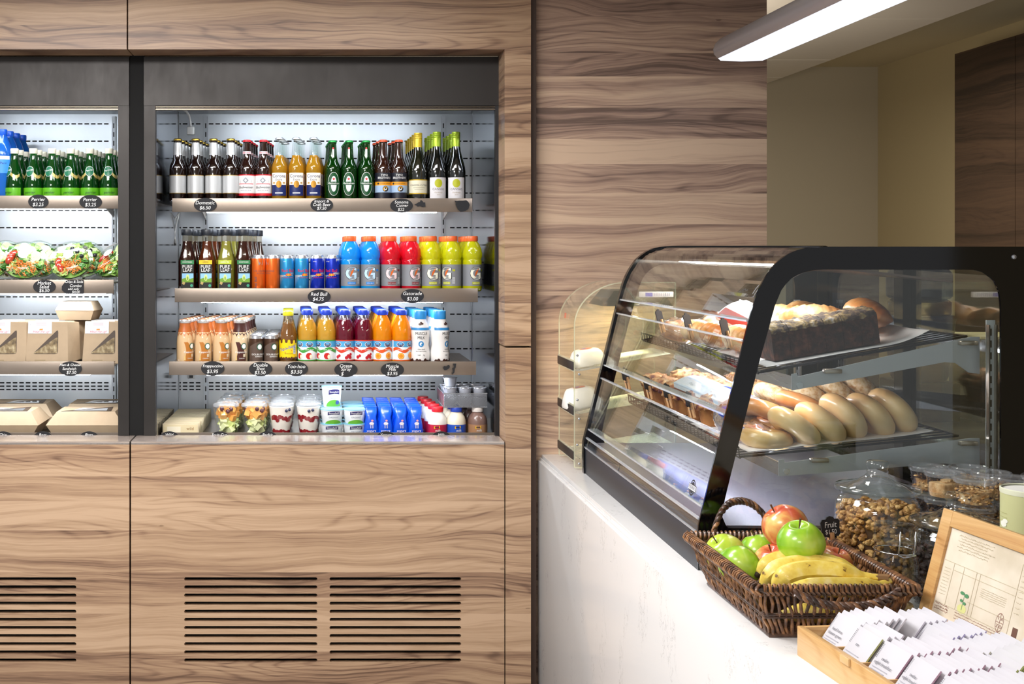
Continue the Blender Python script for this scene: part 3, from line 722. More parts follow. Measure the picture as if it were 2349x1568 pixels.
def gat(col, txt, bcol):
    def lab(m):
        g = mat('#94979c', .3, .35); m.lathe([(.0364, .020), (.0364, .099)], g, 26); m.f.pop(); m.f.pop(); m.mi.pop(); m.mi.pop()
        f = cyl(.0366); m.dtext(f, 'G', 0, .064, .066, INK, .0003, sx=1.0); m.dtext(f, 'G', -.0005, .0645, .060, mat(bcol, .4), .0009, sx=1.0)
        m.dpoly(f, [(-.002, .072), (.011, .086), (.004, .067), (-.006, .052)], mat('#d8641c', .4), .0013); m.drect(f, -.014, .016, .026, .035, mat(txt, .4), .0006, 4); m.dtext(f, {'#1e7fd0': 'COOL BLUE', '#7c1e2a': 'FRUIT PUNCH'}.get(txt, 'LEMON-LIME'), .001, .0305, .0045, WHT, .001)
        m.drect(f, .024, .034, .028, .052, mat('#c9cccf', .4), .0006, 3)
        for k in range(6): m.drect(f, .025, .033, .030+k*.0035, .0315+k*.0035, g, .0009, 2)
        m.drect(f, .024, .034, .074, .081, mat(txt, .4), .0006, 3)
    def cap(m): m.lathe([(.0205, .184), (.0212, .186), (.0212, .200), (.0195, .2035)], mat('#e8662c', .4), 30)
    return lambda: bottle('sports_drink_bottle', '', 'sports drink bottle', juice(col, .5), GAT, cap, lab, bname='bottle')
rows(gat('#22b4ff', '#1e7fd0', '#bcdcf0'), 'orange-capped blue sports drink', (804, 849.5), 4, 4.43, ZS[1], .0765, 'blue sports drinks', -.001, scale=1.02)
rows(gat('#ee1c36', '#7c1e2a', '#ecd3d6'), 'orange-capped red sports drink', (896.5, 943), 4, 4.43, ZS[1], .0765, 'red sports drinks', -.001, turn=(0, .3), scale=1.02)
rows(gat('#eef01c', '#b9be2c', '#f0efda'), 'orange-capped yellow sports drink', (989, 1036, 1083), 4, 4.43, ZS[1], .0765, 'yellow sports drinks', -.001, turn=(.1, -.8, .2), scale=1.02)

# third shelf
FRAP = [(.024, 0), (.0295, .003), (.0310, .010), (.0310, .075), (.0290, .098), (.0235, .122), (.0200, .134), (.0195, .150)]
RF = prof_r(FRAP)
def siren(m, f, u, v, r):
    m.dell(f, u, v, r, r*1.08, mat('#1e5b43', .4), .0009, 22); m.dell(f, u, v, r*.72, r*.8, WHT, .0012, 18)
def frap(body, swirl, topc):
    def lab(m):
        f = cyl(RF); sw = mat(swirl, .35)
        pts = [(-.016, .012), (.020, .012), (.020, .050), (.008, .048), (-.003, .058), (.002, .080), (-.012, .072), (-.018, .056), (-.012, .034)]
        m.sheet(lambda a, b: f(-.018+.008*sin(b*pi)*(1-a)+a*(.040-.026*b*b), .012+.068*b, .0004), 8, 10, sw)
        m.dpoly(f, [(-.019, .014), (-.012, .014), (-.013, .045)], mat('#d9b877', .4), .0007)
        siren(m, f, .013, .065, .011); m.dtext(f, 'frappuccino', .004, .044, .0095, WHT, .0012, slant=.2); m.drect(f, .010, .018, .026, .037, mat('#d9c9ae', .5), .001, 2); m.dtext(f, 'CARAMEL', .006, .021, .005, WHT, .0011)
    def sleeve(m):
        m.lathe([(r*1.015, z) for r, z in ((.0252, .112), (.0235, .122), (.0200, .134), (.0198, .148))], mat(topc, .35), 24); m.f.pop(); m.f.pop(); m.mi.pop(); m.mi.pop()
        f = cyl(RF)
        for k in range(-4, 5): m.dpoly(f, [(k*.014-.008, .114), (k*.014+.008, .114), (k*.014, .104-.004*(k % 2))], mat(topc, .35), .0007)
    def cap(m): m.lathe([(.0215, .148), (.0222, .150), (.0222, .158), (.0212, .160), (.020, .1605), (.0195, .162), (.008, .1622)], mat('#d9d6d4', .25, .6), 28, mats=[mat('#d9d6d4', .25, .6)]*3+[mat('#c98b62', .3, .4)]*3)
    return lambda: bottle('coffee_drink_bottle', '', 'bottled coffee', mat(body, .08, coat=1), FRAP, cap, lab, sleeve)
rows(frap('#d6b488', '#b3702a', '#b5622c'), 'caramel coffee bottle with orange neck sleeve', (424.5, 466.5, 508), 5, 4.375, ZS[2], .066, 'caramel coffee bottles', .007, turn=(.5, .2, .3), scale=1.02)
rows(frap('#dcc29c', '#4a2218', '#43211c'), 'coffee bottle with dark brown neck sleeve', (550,), 5, 4.375, ZS[2], .066, 'dark sleeved coffee bottles', .006, turn=(.2,), scale=1.02)
DS = [(.0225, 0), (.0245, .003), (.0265, .008), (.0265, .094), (.0240, .102), (.0235, .1055)]
def mkds():
    t = thing('drink_can', '', 'coffee can'); R = prof_r(DS); m = MB(); bc = mat('#4d3526', .3, .5); m.lathe(DS, bc, 24, mats=[SIL, SIL, bc, SIL, SIL]); m.build('can_body', t)
    m = MB(); can_top(m, .1055, .0235); m.build('lid', t)
    m = MB(); f = cyl(R); m.sheet(lambda a, b: f(-.041+.082*a, .009+(.057+.018*sin(a*pi*.9-.3))*b, .0002), 16, 1, mat('#6e5b50', .3, .5)); siren(m, f, .006, .064, .0115)
    m.dtext(f, 'DOUBLESHOT', .004, .036, .0088, WHT, .0012); m.dtext(f, 'ESPRESSO', .004, .028, .007, WHT, .0012); m.drect(f, -.012, .02, .010, .0115, WHT, .0008, 5); m.build('print', t); return t
rows(mkds, 'small brown coffee can', (588, 622), 6, 4.37, ZS[2], .058, 'small brown coffee cans', .002, turn=(.2, .3), scale=1.0)
YOO = [(.027, 0), (.0315, .003), (.0330, .010), (.0330, .095), (.030, .115), (.023, .140), (.0185, .160), (.0165, .178), (.0165, .186)]
def lab_yoo(m):
    f = cyl(prof_r(YOO)); ye = mat('#f0cf12', .4); br = mat('#5a3018', .4); m.drect(f, -.05, .05, .022, .084, ye, .0004, 16)
    for k in range(9):
        m.dell(f, -.04+k*.01, .084, .0055, .005+.002*(k % 3), br if k % 2 else ye, .0008, 10); m.dell(f, -.04+k*.01, .022, .005, .004+.002*(k % 2), br, .0008, 10)
    m.dtext(f, 'Yoo-hoo', -.005, .060, .019, WHT, .0009, rot=.3, slant=.1); m.dtext(f, 'Yoo-hoo', -.0055, .0605, .018, mat('#1d3aa0', .4), .0013, rot=.3, slant=.1)
    m.dpoly(f, [(-.016, .045), (.010, .053), (.010, .050), (-.013, .041)], RED, .001); m.dtext(f, 'CHOCOLATE', 0, .039, .0055, br, .001); m.drect(f, .016, .028, .038, .066, WHT, .0008, 3)
    for k in range(7): m.drect(f, .017, .027, .041+k*.0034, .0425+k*.0034, NAVY, .0011, 2)
rows(lambda: bottle('chocolate_drink_bottle', '', 'chocolate drink bottle', thin('#f5f2ea', 1.45), YOO, lambda m: m.lathe([(.0190, .178), (.0198, .180), (.0198, .192), (.0185, .1945)], mat('#d8d41c', .4), 28), lab_yoo, liquid=(juice('#8f6233', .3), .150)),
     'chocolate drink bottle with yellow-green cap', (661,), 4, 4.375, ZS[2], .074, 'chocolate drink bottles', -.001, scale=1.0)
JUI = [(.031, 0), (.0345, .003), (.0355, .010), (.0345, .014), (.0345, .088), (.0355, .092), (.034, .098), (.0355, .104), (.0350, .120), (.031, .140), (.0240, .160), (.0165, .176), (.0160, .184)]
def jui(body, ring, txt, fruit, solid=False):
    def lab(m):
        f = cyl(.0352)
        m.lathe([(.0350, .015), (.0350, .086)], mat('#eef2f4', .4), 26); m.f.pop(); m.f.pop(); m.mi.pop(); m.mi.pop()
        rg = mat(ring, .4); m.drect(f, -.055, .055, .083, .087, rg, .0003, 18); m.drect(f, -.055, .055, .013, .0165, rg, .0003, 18)
        m.drect(f, -.055, .055, .062, .083, mat('#4ba3d4', .4), .0003, 18)
        m.sheet(lambda a, b: f(-.055+.11*a, .046+.005*sin(a*12)+.011*b, .0006), 24, 1, rg)
        for q in (-.026, .012):
            m.dell(f, q, .071, .0135, .0095, WHT, .0006, 22); m.dell(f, q, .071, .012, .0082, NAVY, .0009, 22); m.dell(f, q, .0745, .008, .0035, mat('#5fa8dc', .4), .0011, 12); m.dtext(f, 'Ocean Spray', q, .0695, .0046, WHT, .0013)
            m.dtext(f, txt, q, .0525, .0068, WHT, .001)
        fm = mat(fruit, .35)
        for (u, v, r) in {'a': [(-.026, .030, .010), (.010, .030, .0115)], 'c': [(-.028, .026, .006), (-.020, .031, .005), (.006, .024, .006), (.013, .030, .0065), (.020, .025, .006), (.022, .036, .005)], 'o': [(-.024, .030, .0115), (.016, .031, .012)]}[txt[-1] if txt[-1] in 'aco' else ('a' if 'Apple' in txt else 'c' if 'Cran' in txt else 'o')]:
            m.dell(f, u, v, r, r, fm, .0008, 18)
            if 'Orange' in txt: m.dell(f, u, v, r*.8, r*.8, mat('#ffc85c', .4), .0011, 18); m.dell(f, u, v, r*.62, r*.62, fm, .0013, 12)
            if 'Apple' in txt: m.dell(f, u+r*.6, v-r*.2, r*.5, r*.7, mat('#f0e6c8', .4), .0011, 12)
    def cap(m): m.lathe([(.0200, .176), (.0205, .178), (.0205, .190), (.0188, .1935), (.012, .1945)], mat('#1c3fc0', .35), 26)
    liq = juice(body, .45)
    if solid: return lambda: bottle('juice_bottle', '', 'juice bottle', liq, JUI, cap, lab, bname='bottle')
    return lambda: bottle('juice_bottle', '', 'juice bottle', thin('#f2f4f6', 1.45), JUI, cap, lab, liquid=(liq, .158), bname='bottle')
rows(jui('#f7c640', '#3f9a3c', '100% Apple', '#c4201c'), 'apple juice bottle with green banded label', (705, 748.5), 5, 4.375, ZS[2], .073, 'apple juice bottles', -.002, turn=(-.2, -.2), scale=1.03)
rows(jui('#8c0c30', '#d23a22', 'Cranberry', '#c01828'), 'cranberry juice bottle with red banded label', (791, 834), 5, 4.375, ZS[2], .073, 'cranberry juice bottles', -.002, turn=(.0, .2), scale=1.03)
rows(jui('#f5a50c', '#e0551c', 'Orange', '#f08a10', True), 'orange juice bottle with blue cap', (877, 920.5), 5, 4.375, ZS[2], .073, 'orange juice bottles', -.002, turn=(.3, .5), scale=1.03)
MUS = [(.027, 0), (.0325, .004), (.0345, .014), (.0345, .040), (.0300, .068), (.0325, .095), (.0345, .112), (.0325, .128), (.0235, .150), (.0200, .160), (.0200, .166)]
RM = prof_r(MUS)
def lab_mus(m):
    f = cyl(RM); m.drect(f, -.05, .05, .121, .130, mat('#2d86c4', .4), .0005, 16, 2); br = mat('#3f2015', .4)
    for k in range(10): m.dell(f, -.045+k*.01, .004, .008, .014+.004*sin(k*2.3), br, .0006, 12, 0, pi)
    m.dtext(f, 'MUSCLE', 0, .109, .0150, INK, .001, sx=.8); m.dtext(f, 'MILK', 0, .094, .0150, INK, .001, sx=.8)
    m.dell(f, 0, .072, .0095, .0105, mat('#2d86c4', .4), .0009, 22); m.dell(f, 0, .072, .005, .006, WHT, .0012, 10, .5, 5)
    m.dtext(f, 'GENUINE', 0, .053, .006, INK, .001); m.dtext(f, 'PROTEIN SHAKE', 0, .046, .0052, INK, .001); m.dtext(f, '160', -.008, .033, .007, INK, .001); m.dtext(f, '0g', .01, .033, .007, INK, .001)
    for a in ((-.004, .142, .006), (.004, .144, .005), (0, .148, .004)): m.dell(f, a[0], a[1], a[2], a[2]*.7, br, .0012, 7)
rows(lambda: bottle('protein_drink_bottle', '', 'protein drink bottle', mat('#eceae8', .25, coat=.5), MUS, lambda m: m.lathe([(.0215, .160), (.0218, .162), (.0212, .186), (.020, .1885)], mat('#2d8ed2', .35), 26), lab_mus, bname='bottle'),
     'white protein drink bottle with blue cap', (964, 1009), 5, 4.372, ZS[2], .073, 'protein drink bottles', -.003, turn=(.05, .75), scale=1.04)

# ------------------------------------------------------------------ bottom deck of the drinks fridge
cup_p = thin('#fbfcfc', 1.4, .06, k=.8)
def cup_body(m, r0, r1, h, mt, ribs=True): m.lathe([(r0*.9, 0), (r0, .002), (r0*1.02, .008)]+[(r0+(r1-r0)*k/6, .010+(h-.010)*k/6) for k in range(7)], mt, 28)
def lid_flat(m, r, h): m.lathe([(r*1.0, h-.004), (r*1.05, h-.003), (r*1.05, h+.003), (r*.98, h+.007), (r*.85, h+.009), (r*.83, h+.005), (r*.2, h+.005)], thin('#f2f4f6', 1.5, .08, haze=.12), 28)
def fruitcup():
    t = thing('fruit_cup', '', 'fruit cup'); m = MB(); cup_body(m, .034, .047, .115, cup_p); m.build('cup', t); m = MB(); lid_flat(m, .047, .116); m.build('lid', t)
    rnd = random.Random(3); ml = MB(); mc = MB(); mg = MB()
    for k in range(26):
        z = .014+.052*(k % 13)/12; a = rnd.uniform(0, 6.28); rr = rnd.uniform(.008, .023); R3 = Matrix.Rotation(rnd.uniform(0, 3), 3, (rnd.random(), rnd.random(), 1))
        ml.bbox(-.001, .001, -.001, .001, -.001, .001, BLACK, .0001) if 0 else ml.box(-.012, .012, -.010, .010, -.012, .012, mat('#d0dc8c', .3, coat=.5) if k % 2 else mat('#e6ebb4', .3, coat=.5), R3, (rr*cos(a), rr*sin(a), z))
    for k in range(22):
        z = .072+.032*(k % 11)/10; a = rnd.uniform(0, 6.28); rr = rnd.uniform(.006, .026); R3 = Matrix.Rotation(rnd.uniform(0, 3), 3, (rnd.random(), rnd.random(), 1))
        mc.box(-.013, .013, -.010, .010, -.011, .011, mat('#f4ae58', .3, coat=.5), R3, (rr*cos(a), rr*sin(a), z))
    for a, z in ((-1.3, .097), (-.9, .104), (-2.0, .106), (.3, .1), (2, .1)): mg.blob((.032*cos(a), .032*sin(a), z), .0085, mat('#5c2233', .2, coat=.6), k, .05, seg=12, rings=8)
    ml.build('melon_chunks', t); mc.build('cantaloupe_chunks', t); mg.build('grapes', t); return t
rows(fruitcup, 'clear fruit cup with melon and grapes', (518.5, 583.5), 4, 4.372, ZD, .100, 'fruit cups', .006, turn=(0, .8), scale=1.0)
def parfait():
    t = thing('parfait_cup', '', 'yogurt parfait'); m = MB(); cup_body(m, .034, .046, .118, cup_p); m.build('cup', t); m = MB(); lid_flat(m, .046, .119); m.build('lid', t)
    yo = ramp_mat([(.50, '#efe6db'), (.56, '#f4efe6')], 10); be = mat('#8d1420', .25, coat=.6)
    m = MB(); m.lathe([(.0315, .020), (.0340, .035), (.0385, .064), (.0395, .072), (.0440, .112)], yo, 28, mats=[yo, yo, be if 0 else yo, yo]); m.build('yogurt', t)
    m = MB(); m.lathe([(.0308, .006), (.0322, .020)], be, 24); f = cyl(lambda v: .0330+(.0440-.0330)*(v-.02)/.092)
    rnd = random.Random(5)
    for k in range(14): m.dell(f, -.05+k*.0075, .071+rnd.uniform(-.007, .007), .008, rnd.uniform(.005, .011), be, .0009, 9)
    for k in range(14): m.dell(f, -.05+k*.0075, .024+rnd.uniform(-.003, .003), .007, rnd.uniform(.003, .007), be, .0009, 9)
    m.build('berry_sauce', t)
    m = MB()
    for u, v in ((.004, .100), (.018, .103)): a = u/.043; m.blob((.0435*sin(a), -.0435*cos(a), v), .006, mat('#2b2f4c', .4), k, .05, seg=10, rings=7)
    m.build('blueberries', t); return t
rows(parfait, 'clear parfait cup of yogurt and berries', (645, 708), 3, 4.372, ZD, .100, 'berry parfait cups', .004, turn=(.5, -.1), scale=1.0)
# plain yogurt cups
def yog(r, h, big=False):
    def mk():
        t = thing('yogurt_cup', '', 'yogurt cup'); R = lambda v: r*.86+(r-r*.86)*v/h
        m = MB(); m.lathe([(r*.84, 0), (r*.86, .002), (r, h-.004), (r*1.04, h-.003), (r*1.04, h)], mat('#e9eef2', .35), 28); m.build('cup', t)
        m = MB(); m.lathe([(r*1.05, h-.001), (r*1.05, h+.002), (r*.9, h+.003)], mat('#8fd0e8', .3, .3), 28); m.build('foil_lid', t)
        m = MB(); f = cyl(R); n_ = mat('#2a2560', .4)
        m.sheet(lambda a, b: f(-r*.57+r*1.16*a, h*(.64+.05*sin(a*3))+h*.22*b, .0009), 14, 2, n_)
        m.dtext(f, 'Stonyfield', 0, h*.775, r*.24, WHT, .0014); m.dtext(f, 'ORGANIC', 0, h*.47, r*.2, mat('#7f8a96', .5), .001)
        m.dell(f, 0, -h*.05 if not big else h*.05, r*.8, h*.34, mat('#5fa62c', .4), .0014, 24, 0, pi)
        if big: m.dell(f, r*.35, h*.25, r*.22, r*.22, mat('#3a4f8c', .4), .0022, 14)
        m.build('label', t); return t
    return mk
a = yog(.041, .050); pr = a(); z0 = ZD
spots = []
for i, px in enumerate((761, 813)):
    for k in range(3):
        for lv in range(2):
            spots.append((PX(px, 4.36), 4.36+.09*k, z0+lv*.0535, k, i, lv))
for n_, (x, y, z, k, i, lv) in enumerate(spots):
    lab = 'small white yogurt cup, %s stack, %s, %s' % (('left', 'right')[i], ROW[k], ('bottom', 'top')[lv])
    if n_ == 0: pr.location = (x, y, z); tag(pr, lab, None, 'small yogurt cups')
    else: dup(pr, (x, y, z), random.uniform(-.2, .2), lab, 'small yogurt cups')
b = yog(.0365, .075, True)(); b.location = (PX(761, 4.40), 4.40, ZD+.107); b.rotation_euler = (0, 0, .25)
tag(b, 'tall yogurt cup with blueberry picture standing on the small yogurt cups', None)
def pouch():
    t = thing('yogurt_drink', '', 'yogurt drink'); bl = mat('#0a55dc', .25, coat=.4); m = MB()
    lv = [(.0265, .020, 0), (.0265, .021, .020), (.022, .020, .050), (.018, .018, .070), (.0205, .014, .082), (.0205, .010, .090), (.0205, .0035, .100), (.0210, .003, .106)]
    n = 16; vs = []
    for a_, b_, z in lv:
        for k in range(n):
            q = 2*pi*k/n; c_, s_ = cos(q), sin(q); vs.append((a_*math.copysign(abs(c_)**.6, c_), b_*math.copysign(abs(s_)**.6, s_), z))
    m.add(vs, [(i*n+k, i*n+(k+1) % n, (i+1)*n+(k+1) % n, (i+1)*n+k) for i in range(len(lv)-1) for k in range(n)]+[tuple(range((len(lv)-1)*n, len(lv)*n))], bl); m.build('wrapper', t)
    m = MB(); f = front(-.0222); cow = mat('#e8e6ee', .4)
    m.dell(f, .002, .050, .008, .0055, cow, .0004, 12); m.dell(f, .004, .060, .004, .0035, mat('#e8a0a8', .4), .0004, 10)
    for q in (-.002, .005): m.drect(f, q, q+.0022, .034, .047, cow, .0004, 1)
    m.dtext(f, 'yogurt', .001, .0255, .012, WHT, .0004, slant=.2); m.build('print', t); return t
rows(pouch, 'small bright blue yogurt drink', (850.5, 884.5, 918.5, 953.5), 6, 4.352, ZD, .052, 'blue yogurt drinks', 0, scale=1.08)
MILK = [(.028, 0), (.032, .003), (.0335, .010), (.0335, .048), (.0330, .060), (.0290, .074), (.0215, .084), (.0180, .088), (.0175, .094)]
def milk(body, capc, labc, txt):
    def lab(m):
        m.lathe([(.0340, .010), (.0340, .048)], mat(labc, .4), 24); m.f.pop(); m.f.pop(); m.mi.pop(); m.mi.pop(); f = cyl(.0342)
        m.dpoly(f, [(-.012, .034), (.008, .036), (.008, .045), (-.012, .043)], mat('#e8b820', .4), .0005); m.drect(f, -.009, .005, .0385, .0405, INK, .0008, 2); m.dtext(f, txt, .002, .0285, .011, WHT, .0008, slant=.2)
    return lambda: bottle('milk_bottle', '', 'milk bottle', mat(body, .3, coat=.3), MILK, lambda m: m.lathe([(.0200, .090), (.0205, .092), (.0205, .104), (.019, .1065)], mat(capc, .4), 24), lab, bname='bottle')
rows(milk('#f0ede6', '#d8202c', '#b81c3c', 'milk'), 'white milk bottle with red cap and label', (1003.5,), 5, 4.35, ZD, .078, 'red-capped milk bottles', -.006, scale=1.06)
rows(milk('#efe6cf', '#2344b0', '#2050b8', 'milk'), 'milk bottle with blue cap and label', (1046.5,), 4, 4.35, ZD, .076, 'blue-capped milk bottles', -.002, scale=1.06)
rows(milk('#7d6056', '#ddd6d0', '#a87c58', 'milk'), 'chocolate milk bottle with pale cap', (1095.5,), 3, 4.352, ZD, .076, 'chocolate milk bottles', -.008, scale=1.06)
# mesh basket of creamer cups on the milk caps
zb_ = ZD+.1065*1.06+.001; x0, x1 = PX(1018, 4.33), PX(1117, 4.33)
t = thing('mesh_basket', 'grey wire mesh basket of creamer cups standing on the milk bottles', 'basket', ((x0+x1)/2, 4.42, zb_))
wm = mat('#a4a7ac', .35, .8); hw = (x1-x0)/2; m = MB()
for z in (0, .050): m.tube([(-hw, -.09, z), (hw, -.09, z), (hw, .14, z), (-hw, .14, z)], .0022, wm, 6, closed=True)
m.build('rim', t); m = MB()
for a, b in (((-hw, -.09), (hw, -.09)), ((hw, -.09), (hw, .14)), ((hw, .14), (-hw, .14)), ((-hw, .14), (-hw, -.09))):
    L_ = math.dist(a, b); n_ = int(L_/.0052)
    for k in range(-8, n_):
        for s in (0, 1):
            u0, u1 = (k, k+9) if s else (k+9, k); p0 = max(0, min(n_, u0)); p1 = max(0, min(n_, u1))
            z_0 = .05*(p0-u0)/(u1-u0); z_1 = .05*(p1-u0)/(u1-u0)
            if p0 != p1: m.tube([(a[0]+(b[0]-a[0])*p0/n_, a[1]+(b[1]-a[1])*p0/n_, z_0), (a[0]+(b[0]-a[0])*p1/n_, a[1]+(b[1]-a[1])*p1/n_, z_1)], .0009, wm, 3)
for k in range(14): m.tube([(-hw+2*hw*k/13, -.09, .001), (-hw+2*hw*k/13, .14, .001)], .0008, wm, 4)
m.build('mesh', t)
def creamer():
    t = thing('creamer_cup', '', 'creamer'); m = MB(); m.lathe([(.019, 0), (.020, .002), (.0245, .030), (.0265, .031)], mat('#a9adb8', .35), 20); m.build('cup', t)
    m = MB(); m.lathe([(.0275, .031), (.027, .0325), (.01, .0335)], mat('#c4c7cf', .22, .7), 12); m.build('foil', t); return t
pc = creamer(); cc = []
for ly, zz in (('lower layer', .0035), ('upper layer', .0375)):
    for ry, yy in (('front row', -.058), ('second row', -.002), ('third row', .054)):
        for rx, xx in (('left', -.052), ('middle', .003), ('right', .056)): cc.append((xx, yy, zz, '%s of the %s, %s of the mesh basket' % (rx, ry, ly)))
cc.append((-.050, -.036, .0715, 'topmost, stacked alone over the left of the mesh basket'))
m = MB()
for i, (x, y, z, s) in enumerate(cc):
    loc = (t.location.x+x, t.location.y+y, t.location.z+z); lab = 'small grey creamer cup, '+s
    if i == 0: pc.location = loc; tag(pc, lab, None, 'creamer cups')
    else: dup(pc, loc, i, lab, 'creamer cups')
# flat cartons standing in a row at the left
ck_ = mat('#cfc0a0', .6); pk = None
for k in range(12):
    y = 4.345+k*.036; lab = 'thin beige carton standing on edge, %s' % (ROW[k] if k < 7 else ['eighth', 'ninth', 'tenth', 'eleventh', 'rearmost'][k-7]+' in the row')
    x = PX(415, 4.345)+.001*k
    if pk is None:
        pk = thing('carton', lab, 'carton', (x, y, ZD), group='thin beige cartons'); m = MB(); m.bbox(-.067, .067, -.009, .009, 0, .052, ck_, .002); m.build('box', pk)
        m = MB(); f = front(-.0091); m.drect(f, -.063, .063, .002, .048, mat('#e2d3ab', .5), .0003, 1); m.drect(f, -.05, .0, .02, .042, mat('#efe6cc', .5), .0006, 1); m.dtext(f, 'wild', .035, .034, .016, mat('#8a5a1e', .5), .0006); m.build('label', pk)
    else: dup(pk, (x, y, ZD), random.uniform(-.02, .02), lab, 'thin beige cartons')
# ------------------------------------------------------------------ left fridge
PER = [(.026, 0), (.0325, .003), (.0345, .012), (.0350, .035), (.0335, .060), (.0290, .090), (.0220, .120), (.0160, .145), (.0135, .165), (.0130, .178)]
RP = prof_r(PER)
def lab_per(m):
    f = cyl(RP); m.drect(f, -.060, .060, .003, .042, mat('#5fae1c', .3, coat=.5), .0007, 24, 6); m.dtext(f, 'perrier', .006, .024, .014, mat('#14401c', .4), .0013, slant=.2)
def neck_per(m):
    f = cyl(RP); m.sheet(lambda a, b: f(-.05+.1*a, .086+.010*cos((a-.5)*9)+.012*b, .0004), 24, 2, mat('#c9b56a', .3, .5))
    m.dell(f, 0, .103, .0155, .0195, WHT, .0009, 24); m.dell(f, 0, .103, .0143, .0182, mat('#116a48', .35), .0012, 24); m.dtext(f, 'Perrier', 0, .107, .0105, WHT, .0016, rise=.2)
rows(lambda: bottle('water_bottle', '', 'sparkling water bottle', thin('#4fb24a', 1.5, haze=.12, spec='#1a7a2c'), PER, lambda m: m.lathe([(.0150, .170), (.0155, .172), (.0150, .177), (.0158, .179), (.0158, .187), (.0145, .189)], mat('#e6e2cc', .35), 26), lab_per, neck_per, liquid=(juice('#16661f', .4), .150)),
     'green sparkling water bottle with cream cap', (33.5, 76.5, 119.5, 162.5, 206.5, 250.5), 5, 4.478, ZL[0], .072, 'green sparkling water bottles', .002, turn=(-.7, -.4, -.3, -.2, .1, .1), scale=1.02)
BW = [(.030, 0), (.034, .004), (.035, .012), (.034, .06), (.035, .11), (.035, .150), (.032, .175), (.024, .200), (.0145, .222), (.0140, .234)]
def lab_bw(m):
    f = cyl(.0352); m.lathe([(.0354, .090), (.0354, .150)], mat('#3f8fe8', .3), 26); m.f.pop(); m.f.pop(); m.mi.pop(); m.mi.pop(); m.drect(f, -.02, .03, .138, .150, WHT, .0005, 8); m.dtext(f, 'Perri', .008, .125, .012, NAVY, .0007)
for k, px in enumerate((-10, 6)):
    rows(lambda: bottle('water_bottle', '', 'still water bottle', juice('#2f8df0', .6), BW, lambda m: m.lathe([(.0160, .226), (.0165, .228), (.0165, .242), (.015, .245)], mat('#1560e0', .35), 24), lab_bw, bname='bottle'),
         'tall blue water bottle, %s at the picture edge' % ('outer column' if k == 0 else 'inner column'), (px,), 4, 4.49, ZL[0], .076, 'tall blue water bottles', .006, scale=1.09)
